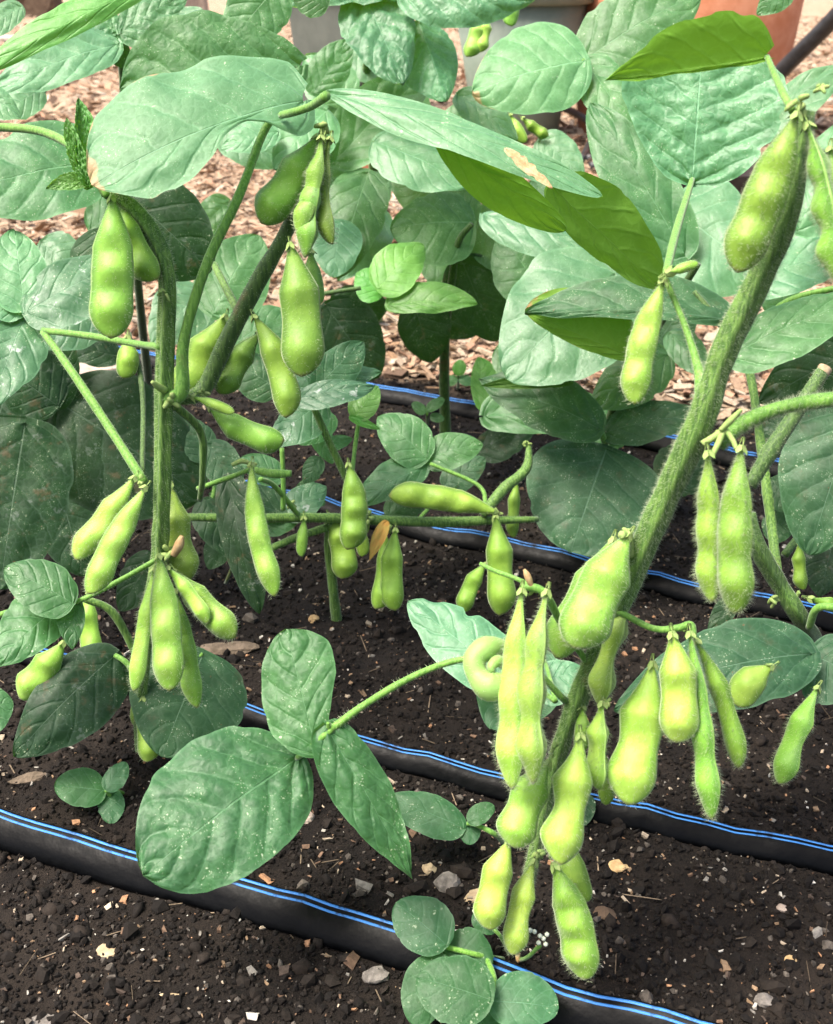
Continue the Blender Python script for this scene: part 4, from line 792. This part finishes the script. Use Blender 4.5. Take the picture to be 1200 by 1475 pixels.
tube('petiole', Ep, [(1115, 455, .64, 5), (1125, 440, .635, 5), (1160, 425, .63, 5), (1230, 410, .62, 5)], M['petiole'])
tube('petiole', Ep, [(1165, 905, .60, 5), (1180, 875, .585, 6), (1230, 880, .58, 6)], M['petiole'])
tube('branch', Ep, [(1130, 800, .70, 6), (1160, 760, .71, 6), (1180, 720, .72, 6)], M['stem_dark'])
node(Ep, 1112, 862, .60, 9); node(Ep, 1150, 855, .60, 6)
pod(Ep, (1178, 990), (1122, 1130), 42, .535, -.004, 2, 42, -8, 1000, 'pod_green_shaded', pinch=.15)
pod(Ep, (1152, 780), (1158, 850), 22, .66, .0, 2, 20, 0, 80, 'pod_green_shaded')
pod(Ep, (1165, 862), (1240, 888), 24, .60, .0, 2, 20, 0, 80, 'pod_green_shaded')
for a_, kw in [(((1168, 942), (884, 1022), 62, 66, .55, .9, 0, 'leaf_dull'), dict(sag=.13, cup=-.08, tipm=.7)), (((1168, 942), (1250, 985), 46, 62, .555, .8, 0, 'leaf_dull'), dict(tipm=.6)),
               (((1052, 512), (1260, 425), 36, 46, .60, 1.0, 0, 'leaf'), dict(quilt=1.0)), (((1250, 490), (1092, 580), 52, 50, .66, .0, 0, 'leaf_dark'), dict()),
               (((1235, 590), (1165, 800), 70, 84, .60, .35, -.1, 'leaf_dull'), dict(quilt=1.6, tipm=.6)), (((1080, 405), (1240, 360), 40, 40, .70, 1.0, 0, 'leaf_pale'), dict()),
               (((1170, 470), (1090, 420), 30, 30, .72, .9, 0, 'leaf_pale'), dict()), (((1112, 690), (1140, 740), 30, 26, .67, .5, 0, 'leaf_dull'), dict()), (((1100, 760), (1150, 750), 20, 26, .68, .3, 0, 'leaf_dull'), dict()),
               (((1200, 780), (1180, 860), 30, 40, .72, .2, 0, 'leaf_dark'), dict()), (((1150, 330), (1230, 170), 46, 46, .66, .8, 0, 'leaf_pale'), dict()), (((1120, 320), (1240, 300), 50, 50, .72, .9, 0, 'leaf_pale'), dict()), (((1090, 190), (1230, 85), 28, 36, .8, .9, 0, 'leaf_pale'), dict(tipm=1.1)),
               (((1180, 600), (1090, 620), 46, 40, .74, .3, 0, 'leaf_dark'), dict()), (((1060, 860), (1020, 920), 14, 18, .60, .2, 0, 'leaf_dark'), dict())]:
    q = dict(sag=.06, quilt=.6, tipm=.75, res=.8); q.update(kw); leaf(Ep, *a_, **q)
# ================================================================== crinkled leaves in front of the planters
Cp = plant('soybean plant with pale crinkled leaves in front of the grey planters', 545, 470)
tube('stem', Cp, [root(545, 472, 7), (545, 330, 1.15, 7), (532, 180, 1.05, 7), (528, 110, 1.0, 7), (534, 50, .96, 6), (540, -20, .93, 5)], M['stem'])
pod(Cp, (690, 22), (672, 82), 26, 1.0, 0, 2, 10, 0, 0, 'pod'); pod(Cp, (700, 20), (688, 76), 22, 1.0, 0, 2, 10, 0, 0, 'pod'); pod(Cp, (745, 0), (736, 38), 24, 1.0, 0, 1, 10, 0, 0, 'pod_green_shaded')
pod(Cp, (735, 165), (758, 205), 20, .98, 0, 1, 10, 0, 0, 'pod'); pod(Cp, (752, 170), (790, 196), 18, .98, 0, 2, 10, 0, 0, 'pod_green_shaded')
for a_, kw in [(((640, -30), (392, 14), 26, 58, .84, 1.1, 0, 'leaf_crinkled'), dict(quilt=2.6, wave=.08, tipm=.6, chew=.4)), (((520, -10), (580, 122), 54, 52, .83, 1.1, 0, 'leaf_crinkled'), dict(quilt=3.0, wave=.07, tipm=.7)),
               (((604, 34), (642, 146), 40, 50, .84, .75, 0, 'leaf_crinkled'), dict(quilt=1.2, fold=-.35, tipm=.7)), (((580, -15), (775, -10), 20, 56, .82, .7, 0, 'leaf_crinkled'), dict(quilt=2.0, wave=.07)),
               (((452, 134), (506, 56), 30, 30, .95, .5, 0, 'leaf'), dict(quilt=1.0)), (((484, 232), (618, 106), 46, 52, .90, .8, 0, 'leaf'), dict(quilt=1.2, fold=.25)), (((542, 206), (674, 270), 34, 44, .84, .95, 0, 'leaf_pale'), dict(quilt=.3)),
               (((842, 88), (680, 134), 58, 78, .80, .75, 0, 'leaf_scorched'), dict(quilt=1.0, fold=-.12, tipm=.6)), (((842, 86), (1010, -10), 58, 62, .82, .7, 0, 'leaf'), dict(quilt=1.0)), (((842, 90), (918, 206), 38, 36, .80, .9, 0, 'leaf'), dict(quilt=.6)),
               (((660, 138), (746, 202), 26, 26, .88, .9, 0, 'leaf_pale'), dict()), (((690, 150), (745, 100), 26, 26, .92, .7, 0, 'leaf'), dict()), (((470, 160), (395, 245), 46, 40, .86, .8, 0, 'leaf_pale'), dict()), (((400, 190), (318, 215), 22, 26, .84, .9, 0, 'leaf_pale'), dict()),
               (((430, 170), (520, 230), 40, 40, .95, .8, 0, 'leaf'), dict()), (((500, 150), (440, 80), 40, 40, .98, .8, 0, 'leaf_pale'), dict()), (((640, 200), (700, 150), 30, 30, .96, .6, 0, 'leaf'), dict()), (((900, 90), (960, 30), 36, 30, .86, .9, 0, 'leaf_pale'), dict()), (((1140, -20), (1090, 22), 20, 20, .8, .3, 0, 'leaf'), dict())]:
    q = dict(sag=.06, quilt=.6, tipm=.7, res=.85); q.update(kw); leaf(Cp, *a_, **q)
tube('petiole', Cp, [(540, 200, 1.06, 4), (640, 180, .95, 4), (760, 130, .87, 4), (842, 88, .80, 4)], M['petiole'])
# ================================================================== stained leaves at the left behind the upright plant
Sp = plant('soybean plant with large dark rust-stained leaves and pale speckled leaves above', 42, 770)
tube('stem', Sp, [root(42, 772, 9), (45, 700, .86, 9), (50, 600, .82, 8), (45, 500, .75, 7), (40, 446, .68, 6)], M['stem_dark'])
tube('petiole', Sp, [(50, 600, .82, 5), (75, 582, .79, 5), (90, 580, .765, 4)], M['petiole'])
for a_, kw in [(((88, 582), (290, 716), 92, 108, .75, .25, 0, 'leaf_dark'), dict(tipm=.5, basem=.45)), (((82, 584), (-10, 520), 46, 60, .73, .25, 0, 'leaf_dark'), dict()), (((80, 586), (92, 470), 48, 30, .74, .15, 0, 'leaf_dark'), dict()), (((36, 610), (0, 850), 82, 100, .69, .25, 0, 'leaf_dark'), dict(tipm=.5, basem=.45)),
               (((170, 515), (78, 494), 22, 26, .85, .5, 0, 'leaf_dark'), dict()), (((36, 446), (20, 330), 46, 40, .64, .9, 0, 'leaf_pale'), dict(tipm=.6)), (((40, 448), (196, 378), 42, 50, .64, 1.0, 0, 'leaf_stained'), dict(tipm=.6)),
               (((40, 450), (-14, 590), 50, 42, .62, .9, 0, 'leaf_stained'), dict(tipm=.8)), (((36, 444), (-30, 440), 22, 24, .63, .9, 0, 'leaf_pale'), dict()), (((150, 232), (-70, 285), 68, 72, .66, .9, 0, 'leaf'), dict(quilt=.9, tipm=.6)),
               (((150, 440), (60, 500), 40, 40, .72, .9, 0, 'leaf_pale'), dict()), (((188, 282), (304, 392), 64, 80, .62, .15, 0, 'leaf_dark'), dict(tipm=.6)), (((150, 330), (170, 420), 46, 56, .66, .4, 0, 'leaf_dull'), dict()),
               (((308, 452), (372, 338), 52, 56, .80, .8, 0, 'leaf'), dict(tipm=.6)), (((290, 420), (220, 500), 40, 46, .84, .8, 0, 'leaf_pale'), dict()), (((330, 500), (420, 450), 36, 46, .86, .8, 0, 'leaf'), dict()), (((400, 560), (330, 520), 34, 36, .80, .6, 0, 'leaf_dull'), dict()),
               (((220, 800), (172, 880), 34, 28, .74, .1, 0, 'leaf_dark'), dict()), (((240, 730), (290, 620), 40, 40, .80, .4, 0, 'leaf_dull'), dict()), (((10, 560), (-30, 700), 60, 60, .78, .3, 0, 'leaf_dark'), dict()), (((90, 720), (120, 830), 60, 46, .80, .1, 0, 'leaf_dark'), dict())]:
    q = dict(sag=.06, quilt=.5, tipm=.65, res=.85); q.update(kw); leaf(Sp, *a_, **q)
for a_ in [((640, 230), (600, 170), 34, 36, 1.02, .8, 0, 'leaf'), ((740, 300), (700, 370), 40, 44, 1.0, .6, 0, 'leaf'), ((620, 360), (700, 430), 40, 40, 1.02, .4, 0, 'leaf'), ((510, 300), (560, 250), 30, 34, 1.0, .8, 0, 'leaf_pale'), ((770, 260), (830, 330), 44, 40, .95, .8, 0, 'leaf'), ((430, 330), (470, 270), 30, 30, .95, .8, 0, 'leaf_pale'), ((560, 130), (620, 190), 36, 36, 1.0, .7, 0, 'leaf')]:
    leaf(Cp, *a_, sag=.06, quilt=.7, tipm=.65, res=.7)
for a_ in [((450, 246), (540, 330), 50, 46, .96, .8, 0, 'leaf_pale'), ((545, 300), (486, 404), 44, 40, .98, .8, 0, 'leaf_pale'), ((640, 300), (560, 250), 34, 30, 1.05, .8, 0, 'leaf'), ((320, 170), (400, 240), 40, 40, .92, .9, 0, 'leaf_pale'), ((620, 210), (680, 280), 36, 30, 1.0, .8, 0, 'leaf_pale'), ((700, 230), (640, 180), 30, 30, .98, .8, 0, 'leaf'), ((780, 200), (840, 260), 30, 34, .98, .8, 0, 'leaf_pale'), ((500, 60), (560, 120), 36, 36, 1.0, .9, 0, 'leaf_pale')]:
    leaf(Cp, *a_, sag=.07, quilt=.8, wave=.06, tipm=.65, res=.7)
for a_ in [((300, 660), (262, 600), 26, 26, .76, .5, 0, 'leaf_dull'), ((330, 770), (300, 820), 20, 24, .78, .3, 0, 'leaf_dull'), ((455, 610), (480, 668), 16, 18, .77, .2, 0, 'leaf'), ((560, 745), (620, 700), 24, 26, .80, .5, 0, 'leaf_dull'), ((640, 700), (700, 660), 22, 24, .84, .6, 0, 'leaf_dull'), ((405, 690), (345, 660), 20, 22, .77, .6, 0, 'leaf'), ((430, 700), (468, 728), 18, 16, .76, .5, 0, 'leaf_dull')]:
    leaf(Mp, *a_, sag=.06, quilt=.5, tipm=.65, res=.6)
tube('petiole', Mp, [(300, 745, .72, 3), (310, 690, .735, 3), (300, 655, .75, 2.5)], M['petiole']); tube('petiole', Mp, [(600, 752, .76, 3), (625, 725, .78, 3), (660, 700, .81, 2.5)], M['petiole']); tube('petiole', Mp, [(350, 746, .715, 3), (345, 790, .735, 3), (325, 840, .76, 2.5)], M['stem_dark'])
# ================================================================== top left plant
Tp = plant('soybean plant with a long folded leaf blade and round quilted leaf above the wood chips', 215, 560)
tube('stem', Tp, [root(215, 562, 6), (200, 420, .98, 6), (185, 260, .88, 6), (178, 120, .80, 6), (172, 40, .76, 5)], M['stem_dark'])
for a_, kw in [(((215, -20), (-60, 126), 20, 34, .60, .5, 0, 'leaf_young'), dict(fold=-.25, quilt=.0, wave=.02, tipm=.9)), (((168, 64), (-16, 138), 34, 48, .72, .95, 0, 'leaf_pale'), dict(quilt=1.0, chew=.3)), (((170, 48), (112, 6), 34, 22, .74, .8, 0, 'leaf_crinkled'), dict(quilt=1.4)),
               (((174, 48), (270, -6), 30, 34, .74, .8, 0, 'leaf_crinkled'), dict(quilt=1.4)), (((432, 95), (172, 128), 50, 92, .62, .45, 0, 'leaf_quilted'), dict(quilt=1.5, tipm=.5, basem=.5, pr=[(0, 10), (.1, 36), (.3, 70), (.55, 92), (.72, 90), (.88, 62), (.96, 34), (1, 0)])), (((400, -20), (326, 70), 46, 46, .72, .4, 0, 'leaf'), dict(quilt=1.2)),
               (((170, 60), (186, 100), 12, 22, .75, .2, 0, 'leaf_dull'), dict()), (((160, 70), (130, 80), 10, 12, .75, .1, 0, 'leaf_dull'), dict()), (((30, 10), (-30, 60), 20, 22, .78, .9, 0, 'leaf_pale'), dict()), (((-30, 130), (30, 170), 20, 26, .70, .9, 0, 'leaf_pale'), dict()), (((470, 10), (420, -10), 24, 26, .8, .4, 0, 'leaf'), dict())]:
    q = dict(sag=.06, quilt=.6, tipm=.7, res=.85); q.update(kw); leaf(Tp, *a_, **q)

for a_ in [((60, 130), (0, 170), 26, 30, .80, .9, 0, 'leaf_pale'), ((130, 330), (200, 290), 34, 34, .86, .8, 0, 'leaf'), ((60, 350), (120, 400), 34, 34, .82, .9, 0, 'leaf_pale'), ((240, 430), (310, 470), 30, 34, .95, .8, 0, 'leaf_pale'), ((250, 20), (300, 80), 34, 34, .85, .8, 0, 'leaf_pale'), ((330, 290), (280, 340), 26, 26, 1.0, .5, 0, 'leaf')]:
    leaf(Tp, *a_, sag=.07, quilt=.8, wave=.06, tipm=.65, res=.7)
# ================================================================== seedlings and weeds on the soil
def weed(label, px, py, leaves, stalks, extra=(), name='weed_seedling'):
    w = plant(label, px, py, name, 'seedling', 'weed seedlings on the soil')
    for s_ in stalks: tube('stalk', w, s_, M['petiole'])
    for a_ in leaves: leaf(w, *a_, sag=.05, quilt=.08, N_=3.4, tipm=.5, basem=.5, kx=.85, res=.7)
    return w
weed('three-leaf seedling on bare soil left of the big quilted leaflet', 160, 1160,
     [((150, 1139), (78, 1132), 28, 30, .60, .9, 0, 'leaf_smooth'), ((152, 1136), (182, 1098), 14, 18, .60, .8, 0, 'leaf_smooth'), ((160, 1138), (160, 1187), 20, 20, .60, .8, 0, 'leaf_smooth')],
     [[root(166, 1168, 3), (160, 1150, .605, 3), (153, 1138, .60, 3)], [(153, 1138, .60, 2.5), (172, 1140, .61, 2.5), (190, 1150, .62, 2.5)]])
weed('pale three-leaf seedling with one long leaflet beside the hanging pods', 700, 1205,
     [((666, 1192), (560, 1150), 32, 28, .56, .95, 0, 'leaf_smooth'), ((676, 1184), (712, 1160), 16, 14, .555, .9, 0, 'leaf_smooth'), ((678, 1186), (676, 1217), 15, 16, .555, .8, 0, 'leaf_smooth')],
     [[root(726, 1216, 4), (715, 1203, .555, 4), (690, 1190, .556, 3.5), (672, 1186, .556, 3)]])
w5 = weed('round-leaved weed with white bud cluster growing over the front drip tape', 735, 1380,
     [((642, 1360), (570, 1300), 40, 42, .49, .8, 0, 'leaf_smooth'), ((640, 1372), (710, 1388), 44, 26, .488, .6, 0, 'leaf_smooth'), ((706, 1440), (600, 1408), 54, 50, .462, .8, 0, 'leaf_smooth'), ((640, 1380), (600, 1480), 30, 44, .475, .5, 0, 'leaf_smooth'), ((708, 1442), (805, 1452), 48, 36, .465, .8, 0, 'leaf_smooth'), ((690, 1465), (716, 1500), 30, 30, .47, .5, 0, 'leaf_smooth'), ((690, 1310), (712, 1345), 16, 20, .50, .2, 0, 'leaf_smooth')],
     [[root(738, 1384, 4), (700, 1378, .49, 4), (650, 1366, .488, 4), (640, 1362, .488, 3.5)], [(700, 1378, .49, 4), (712, 1410, .475, 4), (707, 1440, .463, 4)], [root(738, 1384, 4), (758, 1380, .49, 3), (778, 1362, .48, 3)], [root(738, 1384, 4), (722, 1350, .495, 3), (694, 1322, .495, 3)]])
for q in ((770, 1342), (778, 1348), (783, 1352), (776, 1358), (788, 1346), (764, 1340), (688, 1318), (684, 1312), (786, 1360)): 
    V = [P(q[0], q[1], .478) + Vector(v) * .0012 for v in bv]; link('flower_bud', V, [tuple(map(int, f)) for f in bf], M['bud_white'], w5)
weed('narrow leaf blade lying at the foot of the drip tape right of the pods', 870, 1180, [((838, 1172), (945, 1200), 9, 9, .60, .6, 0, 'leaf'), ((845, 1145), (838, 1190), 16, 16, .59, .5, 0, 'leaf_dull')], [[root(846, 1180, 3), (842, 1172, .60, 3), (838, 1165, .60, 3)]])
weed('tiny weed sprouting beside the dark bare stem', 610, 605, [((612, 595), (594, 580), 8, 8, .98, .8, 0, 'leaf'), ((616, 590), (640, 574), 8, 8, .98, .8, 0, 'leaf'), ((620, 600), (640, 604), 7, 7, .98, .8, 0, 'leaf')], [[root(616, 612, 2), (615, 600, .99, 2), (616, 590, .985, 2)]])
weed('little bright sprout in the soil at the mulch edge', 660, 555, [((660, 540), (664, 518), 10, 10, 1.10, .3, 0, 'leaf_young'), ((658, 545), (640, 552), 8, 8, 1.10, .8, 0, 'leaf'), ((662, 545), (682, 552), 8, 8, 1.10, .8, 0, 'leaf')], [[root(660, 560, 2), (660, 550, 1.12, 2), (660, 540, 1.10, 2)]])
